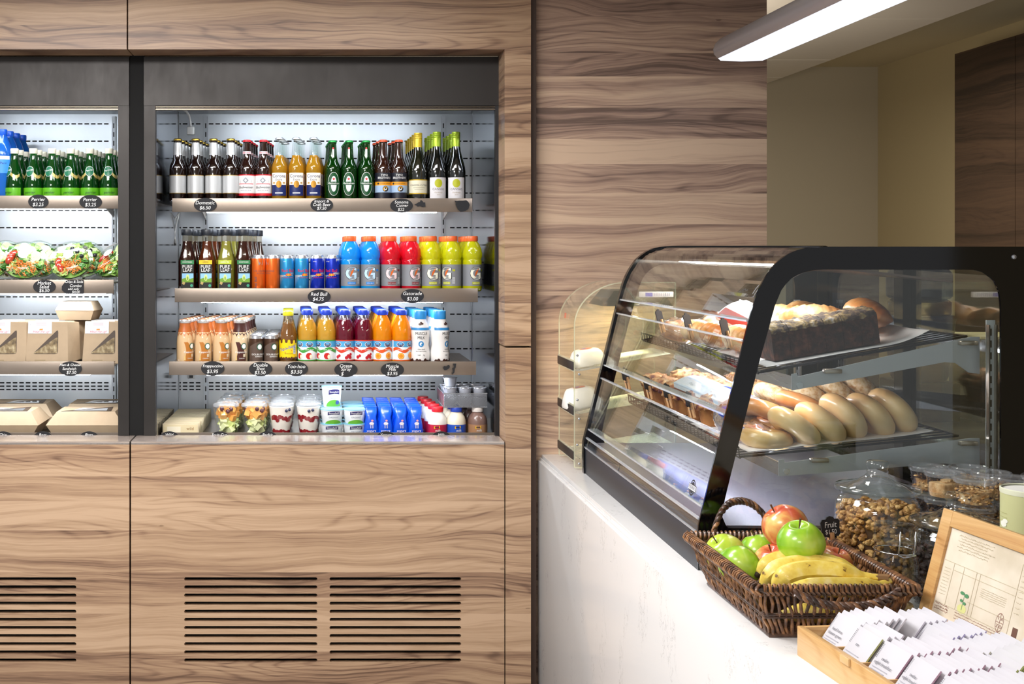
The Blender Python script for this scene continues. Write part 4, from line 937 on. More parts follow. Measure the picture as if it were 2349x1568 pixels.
# salads in clear bowls tipped towards the front
lettuce = ramp_mat([(.3, '#4f8a2a'), (.5, '#9cc45a'), (.7, '#d5e2a0')], 30, rough=.45, coat=.2); carrot = mat('#f0842a', .4, coat=.2)
def salad(kind):
    t = thing('salad_bowl', '', 'salad'); rnd = random.Random(kind); R0 = .083
    m = MB(); m.lathe([(.045, -.050), (.060, -.044), (.076, -.022), (R0-.002, 0), (R0+.003, .002)], clear, 36)
    b = len(m.v); m.build('bowl', t)
    m = MB(); m.lathe([(R0+.003, .003), (R0+.004, .006), (R0-.003, .008), (.078, .022), (.066, .034), (.050, .037), (.048, .042), (.0, .043)], clear, 36)
    for i, q in enumerate(m.v):
        a = math.atan2(q[1], q[0]); g = 1+.018*cos(8*a); m.v[i] = (q[0]*g, q[1]*g, q[2])
    m.build('lid', t)
    m = MB(); m.prism([(.019*cos(k*.21), .019*sin(k*.21)) for k in range(30)], .0435, .0440, mat('#e4e6e6', .5), 'XY'); m.dtext(lambda u, v, l: (u, v, .0441+l), 'DEMEN', 0, 0, .0065, mat('#8c9090', .5), .0003); m.build('sticker', t)
    m = MB()
    for k in range(30):
        a = rnd.uniform(0, 6.28); r = rnd.uniform(0, .062); m.blob((r*cos(a), r*sin(a), rnd.uniform(-.036, .004)), (.022, .020, .007), lettuce, k, .6, 2.2, 10, 7, Matrix.Rotation(rnd.uniform(-1, 1), 3, (cos(a), sin(a), .2)))
    for k in range(46):
        a = rnd.uniform(0, 6.28); r = .066*sqrt(rnd.random()); m.blob((r*cos(a), r*sin(a), .002+rnd.uniform(0, .010)), (.016, .013, .005), [lettuce, mat('#b7cf6a', .4, coat=.2), mat('#3f7a22', .4, coat=.2), mat('#dbe6b4', .4)][k % 4], k+50, .9, 3, 12, 8, Matrix.Rotation(rnd.uniform(-.9, .9), 3, (cos(a), sin(a), .4)))
    m.lathe([(.040, -.046), (.070, -.020), (.076, -.006), (.0, -.002)], lettuce, 24)
    m.build('lettuce', t)
    m = MB()
    for k in range(90):
        a = rnd.gauss(-1.57, .7) if kind != 3 else rnd.gauss(-1.9, .6); r = rnd.uniform(.018, .068); x, y = r*cos(a), r*sin(a); z = .014+rnd.uniform(-.006, .010)-r*.1; th = rnd.uniform(0, 6.28); L_ = .013
        m.tube([(x-L_*cos(th), y-L_*sin(th), z), (x, y, z+rnd.uniform(0, .007)), (x+L_*cos(th+.5), y+L_*sin(th+.5), z)], .0013, carrot, 5)
    o = m.build('carrot_shreds', t); o['kind'] = 'stuff'
    m = MB()
    for a, r in ((2.7, .048), (3.1, .052)) if kind != 2 else ((3.6, .045), (4.0, .05)): m.blob((r*cos(a), r*sin(a), .012), (.026, .014, .013), mat('#b8341e', .2, coat=.7), kind, .08, rot=Matrix.Rotation(a+1.2, 3, 'Z'))
    m.build('tomato_wedges', t)
    m = MB()
    for a, r, q in ((.9, .040, .4), (.2, .045, .2), (1.5, .045, .5)):
        R3 = Matrix.Rotation(q, 3, 'X'); T = Matrix.Translation((r*cos(a), r*sin(a), .018)) @ R3.to_4x4()
        if kind != 2: m.lathe([(.0215, -.002), (.022, 0), (.0215, .002), (.019, .0022)], mat('#2f5c24', .3), 20, ax=T, mats=[mat('#2f5c24', .3), mat('#2f5c24', .3), mat('#cfe0a0', .35, coat=.3)])
        else: m.blob((r*cos(a), r*sin(a), .018), (.009, .009, .008), mat('#1c1a24', .2, coat=.5), int(a*9))
    m.build('cucumber_slices' if kind != 2 else 'olives', t)
    return t
for i, (px, py, kd, tilt, yaw) in enumerate(((-25, 597, 1, .95, .1), (55, 592, 1, .92, .15), (162, 588, 2, .92, -.05), (262, 592, 3, .75, -.75))):
    Y = 4.475; s = salad(kd); x, y, z = P(px, py, Y)
    s.location = (x, y, ZL[1]+.0805); s.rotation_euler = (tilt, 0, yaw)
    s['label'] = ['clear salad bowl cut off by the left picture edge', 'tilted salad bowl with cucumber slices over orange carrot shreds', 'tilted salad bowl with dark olives and a large tomato wedge', 'salad bowl turned sideways against the fridge frame'][i]
    d = dup(s, (x+.018, y+.17, ZL[1]+.084), rot=(tilt+.05, 0, yaw+.1), label='salad bowl behind '+['the one cut off by the left picture edge', 'the cucumber salad bowl', 'the salad bowl with dark olives', 'the sideways salad bowl by the frame'][i])
    s['group'] = d['group'] = 'clear salad bowls'
# sandwich boxes
kraft = mat('#b09a7e', .7, var=.04, vscale=30); kin = mat('#4a3a2c', .6)
def sbox(cx=.0, fill='#8a7550', face=True):
    t = thing('sandwich_box', '', 'sandwich box', (0, 0, 0)); kr = kraft; m = MB()
    # wedge box: front face leans back slightly, tapered flank at the right
    w_, h, d = .160, .155, .060
    m.add([(0, 0, 0), (w_, 0, 0), (w_-.004, .012, h), (.010, .012, h), (-.006, d, 0), (w_+.036, d, .012), (w_+.030, d, h-.004), (.002, d, h)],
          [(0, 1, 2, 3), (1, 5, 6, 2), (0, 3, 7, 4), (3, 2, 6, 7), (4, 7, 6, 5), (0, 4, 5, 1)], kr); 
    m.build('carton', t, smooth=0, bevel=.0015)
    f = flat((0, -.0004, 0), (1, 0, 0), (0, .012, .155))
    def rp(pts, r):
        o = []; n = len(pts)
        for i in range(n):
            p, a, b = Vector(pts[i]), Vector(pts[i-1]), Vector(pts[(i+1) % n]); u = (a-p).normalized()*r; v = (b-p).normalized()*r
            for q in (0, .5, 1): o.append(tuple(p+u*(1-q)**2+v*q**2))
        return o
    tri = [(.028, .036), (.122, .036), (.122, .128)]
    m = MB(); m.dpoly(f, rp(tri, .010), kin, .0003); m.dpoly(f, rp([(.030, .038), (.120, .038), (.120, .100)] if face else [(.04, .038), (.12, .038), (.12, .112)], .006), ramp_mat([(.3, '#55452c'), (.5, fill), (.75, '#cfc09a')], 60, detail=6, rough=.7), .0006)
    m.dpoly(f, rp(tri, .010), thin('#ffffff', 1.5, .03, k=1.5), .0016); m.build('window', t, smooth=0)
    m = MB(); m.drect(f, .010, .098, .112, .156, mat('#e9ebf3', .5), .0008, 1); m.drect(f, .030, .085, .135, .1358, GRY, .001, 1)
    m.dtext(f, 'Heat me up!', .060, .1185, .0125, mat('#c2404a', .5), .0012, slant=.25); m.dpoly(f, [(.051, .124), (.055, .131), (.058, .127), (.062, .132), (.066, .124)], mat('#e0861c', .5), .0012)
    for q in (.150, .146, .1425): m.drect(f, .040, .078, q, q+.0012, mat('#b58a90', .5), .001, 1)
    for s in (1, -1): m.dpoly(f, [(.017-.004*s, .150), (.0178-.004*s, .150), (.0178+.004*s, .140), (.017+.004*s, .140)], GRY, .001)
    m.build('sticker', t, smooth=0)
    m = MB(); m.drect(f, .036, .076, .008, .015, mat('#9d8a6b', .7), .0008, 1); m.build('tab', t, smooth=0)
    return t
sb = sbox(); Yb = 4.365
def at(px): return (PX(px, Yb), Yb, ZL[2])
sb.location = at(-38); sb['label'] = 'kraft sandwich box cut off by the left picture edge, pale bread in its window'; sb['group'] = 'kraft sandwich boxes'
dup(sb, at(57), 0, 'kraft sandwich box with dark filling in its triangular window, in the middle'); dup(sb, at(188), 0, 'kraft sandwich box standing against the fridge frame')
for i, px in enumerate((-38, 57, 188)):
    for k in (1, 2):
        dup(sb, (PX(px, Yb)+.010*k, Yb+.068*k+.004, ZL[2]), 0, 'kraft sandwich box, %s, behind the %s front box' % (ROW[k], ('left', 'middle', 'right')[i]))
def clam(name, label, w_, d, h, loc, rz=0, sticker=False, torn_=False, flare=.022):
    """lidded kraft box: narrow foot, flared waist, lid narrowing again"""
    t = thing(name, label, 'takeaway box', loc, rz); hw, hd = w_/2, d/2; m = MB()
    def lv(s, z): return [(-s[0], -s[1], z), (s[0], -s[1], z), (s[0], s[1], z), (-s[0], s[1], z)]
    L_ = [lv((hw-flare, hd-flare*.6), 0), lv((hw, hd), h*.52)]
    m.add(L_[0]+L_[1], [(3, 2, 1, 0)]+[(k, (k+1) % 4, 4+(k+1) % 4, 4+k) for k in range(4)], kraft); m.build('base', t, smooth=0, bevel=.001)
    m = MB(); L_ = [lv((hw+.001, hd+.001), h*.525), lv((hw-flare*1.1, hd-flare), h)]
    m.add(L_[0]+L_[1], [(4, 5, 6, 7)]+[(k, (k+1) % 4, 4+(k+1) % 4, 4+k) for k in range(4)], kraft); m.build('lid', t, smooth=0, bevel=.001)
    if sticker:
        m = MB(); zt_ = h+.0004; m.prism([(-.05, -.03), (.03, -.045), (.05, .01), (-.03, .03)], zt_, zt_+.0004, WHT, 'XY'); m.build('sticker', t)
        m = MB(); m.prism([(-hw+flare*1.6, -hd+flare*1.2), (hw-flare*1.6, -hd+flare*1.2), (hw-flare*2, hd-flare*1.5)], h+.0003, h+.0012, kin, 'XY')
        m.prism([(-hw+flare*3, -hd+flare*1.5), (hw-flare*2.2, -hd+flare*1.5), (hw-flare*2.4, hd-flare*3)], h+.0014, h+.0022, thin('#ffffff', 1.6, .05, haze=.3, k=2), 'XY'); m.build('window', t)
    return t
tb = Yb+.068+.03
clam('takeaway_box', 'small closed kraft box lying on top of the sandwich boxes', .150, .12, .070, (PX(182, 4.50), 4.50, ZL[2]+.1565), -.12, flare=.014)
for lab, px, k in (('wide kraft box with window lid at the left picture edge', 14, 0), ('wide kraft box with window lid beside the fridge frame', 204, 0), ('wide kraft box behind the one at the left picture edge', 18, 1), ('wide kraft box behind the one beside the fridge frame', 206, 1)):
    clam('takeaway_box', lab, .28, .20, .098, (PX(px, 4.39), 4.40+.22*k, ZD), 0, True, flare=.030)['group'] = 'wide kraft boxes'

# ------------------------------------------------------------------ counter
def quartz():
    m, nt, out = newmat('quartz'); L = nt.links.new; tc = N(nt, 'TexCoord'); mp = N(nt, 'Mapping'); mp.inputs['Scale'].default_value = (12, 12, 6); L(tc.outputs['Object'], mp.inputs[0])
    n = N(nt, 'TexNoise', i_Scale=2.2, i_Detail=5.0, i_Distortion=1.6, i_Roughness=.6); L(mp.outputs[0], n.inputs[0])
    n2 = N(nt, 'TexNoise', i_Scale=.9, i_Detail=2.0); L(mp.outputs[0], n2.inputs[0])
    a = N(nt, 'Math', operation='SUBTRACT'); L(n.outputs[0], a.inputs[0]); a.inputs[1].default_value = .5
    b_ = N(nt, 'Math', operation='ABSOLUTE'); L(a.outputs[0], b_.inputs[0])
    c = N(nt, 'MapRange'); c.inputs['From Min'].default_value = .0; c.inputs['From Max'].default_value = .012; c.inputs['To Min'].default_value = 1; c.inputs['To Max'].default_value = 0; L(b_.outputs[0], c.inputs[0])
    d = N(nt, 'MapRange'); d.inputs['From Min'].default_value = .56; d.inputs['From Max'].default_value = .62; L(n2.outputs[0], d.inputs[0])
    e = N(nt, 'Math', operation='MULTIPLY'); L(c.outputs[0], e.inputs[0]); L(d.outputs[0], e.inputs[1])
    f = N(nt, 'Math', operation='MULTIPLY'); f.inputs[1].default_value = .55; L(e.outputs[0], f.inputs[0])
    mx = N(nt, 'MixRGB'); L(f.outputs[0], mx.inputs[0]); mx.inputs[1].default_value = lin('#e2e1e0'); mx.inputs[2].default_value = lin('#6b6a6c')
    b = N(nt, 'BsdfPrincipled'); L(mx.outputs[0], b.inputs['Base Color']); b.inputs['Roughness'].default_value = .22; b.inputs['Coat Weight'].default_value = .2; L(b.outputs[0], out.inputs[0]); return m
qz = quartz(); ZC = EZ-.721
t = thing('counter', 'white speckled stone counter carrying the pastry case', 'counter', (1.2, 2.7, 0))
def C_(m, nm, par, o=(1.2, 2.7, 0), **k): m.v = [(a-o[0], b-o[1], c-o[2]) for a, b, c in m.v]; return m.build(nm, par, **k)
m = MB(); m.bbox(.804, .8165, 1.0, 4.158, 0, ZC-.020, qz, .003); m.box(.8165, 1.78, 1.0, 4.155, 0, ZC-.04, mat('#8c8780', .6)); C_(m, 'front_panel', t)
m = MB(); m.bbox(.8175, 1.80, 1.0, 4.158, ZC-.04, ZC, qz, .003); m.bbox(.8110, .8172, 1.0, 4.158, ZC-.04, ZC-.011, qz, .002); C_(m, 'worktop', t)

# ------------------------------------------------------------------ pastry case
CX, CY, CZ = .8735, 2.65, ZC
gloss_blk = mat('#07070a', .07); sat_blk = mat('#33363b', .38, .4); glass = thin('#f3f7f6', 1.5, .01, haze=0)
case_t = thing('pastry_case', 'black framed curved glass pastry case on the white counter', 'display case', (CX, CY, CZ), -.013)
def H(h): return EZ-h-CZ            # local height of a level h below the eye
def X_(X): return X-CX
OUT = [(.8735, .721), (.8735, .6242), (.930, .393), (.987, .16), (1.003, .105), (1.0174, .0723), (1.040, .0373), (1.0688, .0123), (1.093, .001), (1.117, -.005), (1.16, -.0075)]
def fx(h):
    for (a, h0), (b, h1) in zip(OUT[1:], OUT[2:]):
        if h1 <= h <= h0: return a+(b-a)*(h0-h)/(h0-h1)
    return .8735
def resample(pts, n):
    L_ = [0]
    for a, b in zip(pts, pts[1:]+pts[:1]): L_.append(L_[-1]+math.dist(a, b))
    o = []; q = pts+pts[:1]
    for k in range(n):
        s = L_[-1]*k/n; i = max(j for j in range(len(pts)) if L_[j] <= s+1e-9); tt = (s-L_[i])/(L_[i+1]-L_[i] or 1); o.append((q[i][0]+(q[i+1][0]-q[i][0])*tt, q[i][1]+(q[i+1][1]-q[i][1])*tt))
    return o
XR = 1.66
outer = [(X_(a), H(h)) for a, h in OUT]+[(X_(XR), H(-.0075)), (X_(XR), H(.721))]
s_ = 2.65/2700
inn_px = [(1700, 1222), (1680, 1219), (1665, 1205), (1657, 1185), (1659, 1160), (1672, 1105), (1742, 826), (1766, 741), (1777, 700), (1792, 664), (1808, 643), (1826, 631), (1854, 620), (1880, 618), (2225, 618), (2252, 624), (2275, 642), (2287, 668), (2291, 700), (2291, 1180), (2285, 1205), (2265, 1222)]
inner = [(X_((a-711)*s_), H((b-573)*s_)) for a, b in inn_px]
ro = resample(outer, 140); ri = resample(inner, 400)
cxy = (sum(p[0] for p in inner)/len(inner), sum(p[1] for p in inner)/len(inner))
def nearest_dir(p):
    a = math.atan2(p[1]-cxy[1], p[0]-cxy[0]); return min(ri, key=lambda q: abs((math.atan2(q[1]-cxy[1], q[0]-cxy[0])-a+pi) % (2*pi)-pi))
rin = [nearest_dir(p) for p in ro]
def outset(L_, d):
    o = []; n = len(L_)
    for i in range(n):
        a, b = L_[i-1], L_[(i+1) % n]; tx, ty = b[0]-a[0], b[1]-a[1]; q = math.hypot(tx, ty) or 1; nx, ny = -ty/q, tx/q
        if (nx*(L_[i][0]-cxy[0])+ny*(L_[i][1]-cxy[1])) < 0: nx, ny = -nx, -ny
        o.append((L_[i][0]+nx*d, max(L_[i][1]+ny*d, 0)))
    return o
m = MB(); m.ring(outset(ro, .006), outset(ro, -.003), 1.148, 1.172, gloss_blk); m.build('edge_trim', case_t, smooth=30)
for nm, y0, y1, mt in (('end_panel', 0.0, .006, gloss_blk), ('end_panel', 1.155, 1.167, gloss_blk)):
    m = MB(); m.ring(ro, rin, y0, y1, mt); e = m.build(nm, case_t, smooth=30)
    m = MB(); m.prism(rin[::2], y0+.002, y0+.004, glass); g = m.build('glass_pane', e, smooth=0)
m = MB(); m.box(X_(1.628), X_(1.638), -.002, 0, H(.030), H(.020), SIL); m.lathe([(.0055, 0), (.005, .003), (.003, .004)], SIL, 14, ax=Matrix.Translation((X_(2320/2700*2.65-711/2700*2.65), 0, H((589-573)*s_))) @ Matrix.Rotation(pi/2, 4, 'X'))
m.v = m.v[8:]; m.f = [tuple(k-8 for k in f) for f in m.f[6:]]; m.mi = m.mi[6:]; m.build('screw', case_t)
# base, deck, roof, back
m = MB(); m.add([(X_(.8735), .006, 0), (X_(.8735), 1.155, 0), (X_(.8735), 1.155, H(.639)), (X_(.8735), .006, H(.639)), (X_(.883), .006, H(.624)), (X_(.883), 1.155, H(.624))], [(0, 1, 2, 3), (3, 2, 5, 4)], sat_blk)
m.bbox(X_(.874), X_(1.655), .007, 1.154, 0, H(.632), sat_blk, .004); m.bbox(X_(.874), X_(.896), .007, 1.154, H(.64), H(.625), mat('#4a5360', .3, .4), .003); m.build('base', case_t)
deck_m = brushed('deck_steel', '#9a97a6', .40, (60, 60, 1), amt=.10, metal=.7)
m = MB(); m.box(X_(.900), X_(1.62), .010, 1.150, H(.628), H(.622), deck_m); m.build('deck', case_t)
m = MB(); m.bbox(X_(1.12), X_(1.655), .006, 1.155, H(.010), H(-.0072), gloss_blk, .002)
m.box(X_(1.10), X_(1.13), .006, 1.155, H(.014), H(.000), mat('#4d3b33', .35)); m.build('roof', case_t)  # brown bar: reflected wood tone put into the black front edge's colour
m = MB(); m.add([(X_(1.105), .03, H(.032)), (X_(1.105), 1.14, H(.032)), (X_(1.46), 1.14, H(.055)), (X_(1.46), .03, H(.075)), (X_(1.46), .03, H(.07)), (X_(1.46), 1.14, H(.05)), (X_(1.10), 1.14, H(.026)), (X_(1.10), .03, H(.026))],
                [(0, 1, 2, 3), (7, 6, 5, 4), (3, 2, 5, 4), (0, 3, 4, 7), (1, 6, 5, 2), (0, 7, 6, 1)], mat('#7d6a62', .2, .5)); m.build('light_housing', case_t)
m = MB(); m.add([(X_(1.16), .05, H(.0375)), (X_(1.16), 1.11, H(.0375)), (X_(1.22), 1.11, H(.043)), (X_(1.22), .05, H(.043))], [(0, 3, 2, 1)], glow('#fff4ea', 26)); m.v += [(a, b, c+.002) for a, b, c in m.v]; m.f += [(4, 5, 6, 7)]; m.mi += [0]; m.build('light_tube', case_t)
m = MB()
for y in (.035, 1.135):
    for x in (1.540, 1.557): m.box(X_(x), X_(x+.003), y-.006, y+.006, H(.620), H(.17), steel)
    m.box(X_(1.540), X_(1.560), y+.004, y+.007, H(.620), H(.16), white_m)
    for k in range(16): m.box(X_(1.548), X_(1.552), y+.0035, y+.0045, H(.60-.027*k), H(.60-.027*k-.016), BLACK)
m.build('slotted_rail', case_t)
m = MB(); m.box(X_(1.60), X_(1.65), .006, 1.155, H(.70), H(.62), gloss_blk); m.box(X_(1.60), X_(1.65), .55, .60, H(.62), H(.01), gloss_blk)
for a, b in ((.01, .56), (.59, 1.15)): m.box(X_(1.618), X_(1.622), a, b, H(.62), H(.012), glass)
m.build('rear_door', case_t)
# front glass panes and their edge rails
edge = thin('#f6fafc', 1.5, .05, haze=.32, spec='#f4f8ff')
def pane(nm, h0, h1, n=1):
    m = MB(); hs = [h0+(h1-h0)*k/n for k in range(n+1)]; pts = [(X_(fx(h)-.001), H(h)) for h in hs]
    pts2 = [(a+.004, b-.001) for a, b in pts]
    for i in range(n):
        m.add([(pts[i][0], .007, pts[i][1]), (pts[i][0], 1.154, pts[i][1]), (pts[i+1][0], 1.154, pts[i+1][1]), (pts[i+1][0], .007, pts[i+1][1]), (pts2[i][0], .007, pts2[i][1]), (pts2[i][0], 1.154, pts2[i][1]), (pts2[i+1][0], 1.154, pts2[i+1][1]), (pts2[i+1][0], .007, pts2[i+1][1])],
              [(0, 1, 2, 3), (7, 6, 5, 4)], glass)
    o = m.build(nm, case_t)
    m = MB()
    for h in (h0, h1):
        if h < .1: continue
        x = X_(fx(h)); m.box(x-.003, x+.004, .007, 1.154, H(h)-.0022, H(h)+.0022, edge)
    m.build('glass_edge', o, smooth=0); return o
pane('front_glass', .16, -.005, 22); pane('front_glass', .371, .204); pane('front_glass', .578, .413); pane('front_glass', .636, .606)
m = MB(); a, b = (.9735, .204), (.985, .16)
for h0, h1 in ((.175, .160), (.386, .371), (.593, .578)):
    m.box(X_(fx(h1))-.002, X_(fx(h1))+.028, .007, 1.154, H(h1)-.0014, H(h1)+.0014, edge)
m.build('acrylic_lip', case_t, smooth=0)
# maker's badge on the lower pane
y_ = 2.74-CY; hh = .553; f = flat((X_(fx(hh))-.0016, y_, H(hh)), (0, -1, 0), (.2446, 0, 1))
m = MB(); bk = mat('#1b1b1f', .5); m.dell(f, 0, 0, .019, .019, bk, .0004, 28, ri=.8); m.dell(f, 0, 0, .0135, .0135, bk, .0004, 20); m.drect(f, -.026, .026, -.0075, .0075, bk, .0007, 1); m.drect(f, -.0245, .0245, -.006, .006, mat('#d9dade', .5), .001, 1); m.dtext(f, 'FEDERAL', 0, 0, .0115, bk, .0013, sx=.95); m.build('badge', case_t, smooth=0)
# two sloping wire shelves
wire = mat('#101013', .25, .3); brk = brushed('bracket_steel', '#c3c6cc', .38, (40, 1, 1), metal=.55)
def wshelf(hf, hb, xf, xb, hbf, hbb):
    def z(x): return H(hf+(hb-hf)*(x-xf)/(xb-xf))
    m = MB()
    s = None; y0, y1 = .085, 1.08
    for k in range(34):
        y = y0+(y1-y0)*k/33; m.tube([(X_(xf-.004), y, z(xf)+.022), (X_(xf-.002), y, z(xf)), (X_(xf+.01), y, z(xf)), (X_(xb), y, z(xb))], .0016, wire, 5)
    for x, dz, r in ((xf-.004, .022, .0028), (xf, -.003, .002), ((xf+xb)/2, -.003, .0022), (xb, 0, .003)): m.tube([(X_(x), y0, z(x)+dz), (X_(x), y1, z(x)+dz)], r, wire, 6)
    for y in (y0, y1): m.tube([(X_(xf), y, z(xf)), (X_(xb), y, z(xb))], .003, wire, 6)
    s = m.build('wire_shelf', case_t)
    for y in (.068, 1.098):
        m = MB(); xs = 1.11 if hf < .3 else 1.08
        pts = [(X_(xs), H(hbf+.038)), (X_(xs), H(hbf)), (X_(xs+.012), H(hbf-.002)), (X_(xs+.014), H(hbf+.006)), (X_(1.52), H(hbb)), (X_(1.54), H(hbb)), (X_(1.54), H(hbb+.085)), (X_(1.515), H(hbb+.082)), (X_(1.485), H(hbb+.060)), (X_(1.46), H(hbb+.058))]
        m.prism(pts[::-1], y-.0015, y+.0015, brk); m.lathe([(.008, 0), (.0075, .002)], SIL, 16, ax=Matrix.Translation((X_(xs+.018), y-.0015, H(hbf+.026))) @ Matrix.Rotation(pi/2, 4, 'X'))
        for x in (xs+.07, 1.49): hz = hbf+(hbb-hbf)*(x-xs)/(1.52-xs); m.bbox(X_(x), X_(x+.04), y-.016, y-.001, H(hz+.012), H(hz+.002), steel, .002)
        m.build('bracket', s)
    m = MB(); m.box(X_(xs), X_(xs+.003), .068, 1.098, H(hbf+.036), H(hbf+.005), brushed('bar_steel', '#b8b2ac', .3)); m.build('cross_bar', s)
    m = MB(); m.box(X_(xs+.006), X_(xs+.016), .10, 1.06, H(hbf+.030), H(hbf+.022), glow('#f6f4ff', 40)); m.build('light_tube', s)
    return z
wshelf(.284, .200, 1.04, 1.52, .286, .200); wshelf(.480, .430, .998, 1.50, .484, .433)
def shz(n, X):  # world height of a shelf at X
    hf, hb, xf, xb = ((.284, .200, 1.04, 1.52), (.480, .430, .998, 1.50))[n]; return EZ-(hf+(hb-hf)*(X-xf)/(xb-xf))+.002
# ------------------------------------------------------------------ pastries
paper_m = mat('#e9e4e6', .6); crust = ramp_mat([(.30, '#80481f'), (.46, '#c28d52'), (.66, '#ebcfa2')], 14, rough=.4, bump=.5, coat=.15)
pale = ramp_mat([(.32, '#c08a48'), (.5, '#dcb070'), (.72, '#efd3a0')], 7, rough=.33, coat=.35, detail=3); seed_m = ramp_mat([(.35, '#c08c50'), (.5, '#e2c08a'), (.7, '#f5e2bd')], 90, rough=.45, detail=4, bump=.4)
brown = ramp_mat([(.35, '#8a4c1c'), (.5, '#bd7c3c'), (.7, '#e0b07a')], 9, rough=.35, coat=.3); crumb = ramp_mat([(.35, '#8c5a34'), (.5, '#cf9a64'), (.68, '#f0d3a6')], 60, rough=.65, bump=1, bscale=160)
def sheetpaper(lab, n, x0, x1, y0, y1, curl=.0):
    t = thing('parchment_sheet', lab, 'parchment paper', (0, 0, 0)); ox, oy, oz = (x0+x1)/2, (y0+y1)/2, shz(n, (x0+x1)/2)
    t.location = (ox, oy, oz)
    m = MB(); m.sheet(lambda a, b: (x0+(x1-x0)*a-ox, y0+(y1-y0)*b-oy, shz(n, x0+(x1-x0)*a)+.003+.0015*sin(b*9+a*3)+curl*max(0, a-.75)**2*16+(.03*max(0, .03-a)*10 if 1 else 0)-oz), 28, 14, paper_m, .0006); m.build('paper', t)
    return t
sheetpaper('white parchment sheet under the chocolate loaf on the top case shelf', 0, 1.055, 1.45, 2.755, 3.15, .02)
sheetpaper('white parchment sheet under the bagels on the lower case shelf', 1, 1.01, 1.46, 2.755, 3.2, .006)
# loaf
lx, ly = 1.10, 2.775; slope = math.atan2(.084, .48)
loaf = thing('chocolate_loaf', 'dark sliced chocolate loaf on white paper on the top case shelf', 'cake', (lx, ly, shz(0, lx)+.008), rot=(0, -slope, 0))
side_m = ramp_mat([(.35, '#20100c'), (.5, '#3a1c13'), (.7, '#5c3222')], 60, rough=.75, bump=.8, bscale=180, detail=5)
top_m = ramp_mat([(.30, '#1c1210'), (.46, '#453430'), (.56, '#8c7448'), (.66, '#a9a09c')], 45, rough=.8, bump=1.0, bscale=150, detail=6)
for k in range(6):
    x0 = k*.0425; x1 = x0+.0415; m = MB(); rnd = random.Random(k)
    n = 14
    def prof(x, kk):
        pts = []; sc = 1+.02*sin(kk*2.1)
        for i in range(n+1):
            a = pi*i/n; pts.append((x, .055-.052*cos(a)*sc*(1.0), .066+.020*sin(a)**.7*(1+.25*noise.noise((x*30, i*.7, 3)))+.005*noise.noise((x*80, i*1.3, 9))))
        return [(x, .012, 0)]+pts+[(x, .098, 0)]
    secs = []
    K = 5
    for j in range(K+1): secs.append(prof(x0+(x1-x0)*j/K, k))
    vs = [p for s in secs for p in s]; q = len(secs[0])
    m.add(vs, [tuple(range(q))[::-1], tuple(K*q+i for i in range(q))], side_m)
    m.add(vs, [(j*q+i, j*q+i+1, (j+1)*q+i+1, (j+1)*q+i) for j in range(K) for i in (0, q-2)]+[(j*q+q-1, j*q, (j+1)*q, (j+1)*q+q-1) for j in range(K)], side_m)
    m.add(vs, [(j*q+i, j*q+i+1, (j+1)*q+i+1, (j+1)*q+i) for j in range(K) for i in range(1, q-2)], top_m)
    m.build('cake_slice', loaf, smooth=50)
def croissant(lab, loc, s=1, rz=0, rx=0, ry=0, flak=crust):
    t = thing('croissant', lab, 'croissant', loc, rot=(rx, ry, rz)); m = MB(); n = 46; pts = []; rad = []
    for i in range(n+1):
        u = i/n*2-1; a = u*1.25; pts.append((.075*s*sin(a), .055*s*(cos(a)-.6), .030*s+0*u)); ph = (abs(u)*5.2) % 1
        rad.append(s*max(.004, (.036*(1-u*u)**.6)*(1.0+.13*(1-ph)-.04)))
    m.tube(pts, 0, flak, 18, rads=rad, flat=.82); m.build('body', t, smooth=60); return t
def roll(name, lab, cat, loc, r, mt, seed, amp=.12, rot=None, grp=None):
    t = thing(name, lab, cat, loc, rot=rot, group=grp); m = MB(); m.blob((0, 0, r[2]*.9), r, mt, seed, amp, 1.6, 26, 18); m.build('body', t, smooth=80); return t
def on(n, px, Y, dz=0, up=0):
    X = PX(px, Y); return (X, Y, shz(n, X)+.004+dz)
croissant('golden croissant behind the left end of the chocolate loaf, uppermost', on(0, 1865, 3.02, .028), 1.05, 2.9, .2)
croissant('golden croissant directly behind the left end of the chocolate loaf', on(0, 1840, 2.93, .005), 1.0, 2.6, .1)
croissant('browner croissant seen beyond the right end of the chocolate loaf', on(0, 1995, 2.95, .014), 1.2, 1.4, .3, 0, brown)
croissant('pale croissant at the case end frame on the top shelf', on(0, 1792, 3.10, .012), .95, 2.2, .2)
croissant('croissant farthest back on the top case shelf beside the end frame', on(0, 1800, 3.25, .02), .95, 2.2, .2)
# bagels
def bagel(mt, lab, loc, rot, R=.036, r=.026, flat_=.86, cat='bagel', grp=None):
    t = thing('bagel', lab, cat, loc, rot=rot, group=grp); m = MB(); n, k = 36, 16; vs = []
    for i in range(n):
        a = 2*pi*i/n; g = 1+.05*noise.noise((cos(a)*1.5+loc[0]*50, sin(a)*1.5, loc[1]*9))
        for j in range(k):
            b = 2*pi*j/k; rr = R+r*cos(b)*g; vs.append((rr*cos(a), rr*sin(a), r*flat_*sin(b)*g))
    m.add(vs, [(i*k+j, ((i+1) % n)*k+j, ((i+1) % n)*k+(j+1) % k, i*k+(j+1) % k) for i in range(n) for j in range(k)], mt); m.build('body', t, smooth=80); return t
ordn = ['leftmost', 'second from the left', 'third from the left', 'fourth from the left', 'rightmost']
fr = [(1821, 978, 2.80, .66), (1881, 969, 2.81, .74), (1934, 955, 2.82, .92), (1995, 952, 2.83, .88), (2047, 943, 2.83, .90)]
for i, (px, py, Y, th) in enumerate(fr):
    bagel(pale, 'plain pale bagel leaning in the front row, %s' % ordn[i], P(px, py, Y), (0, th, .1), .0375, .0285, grp='plain bagels')
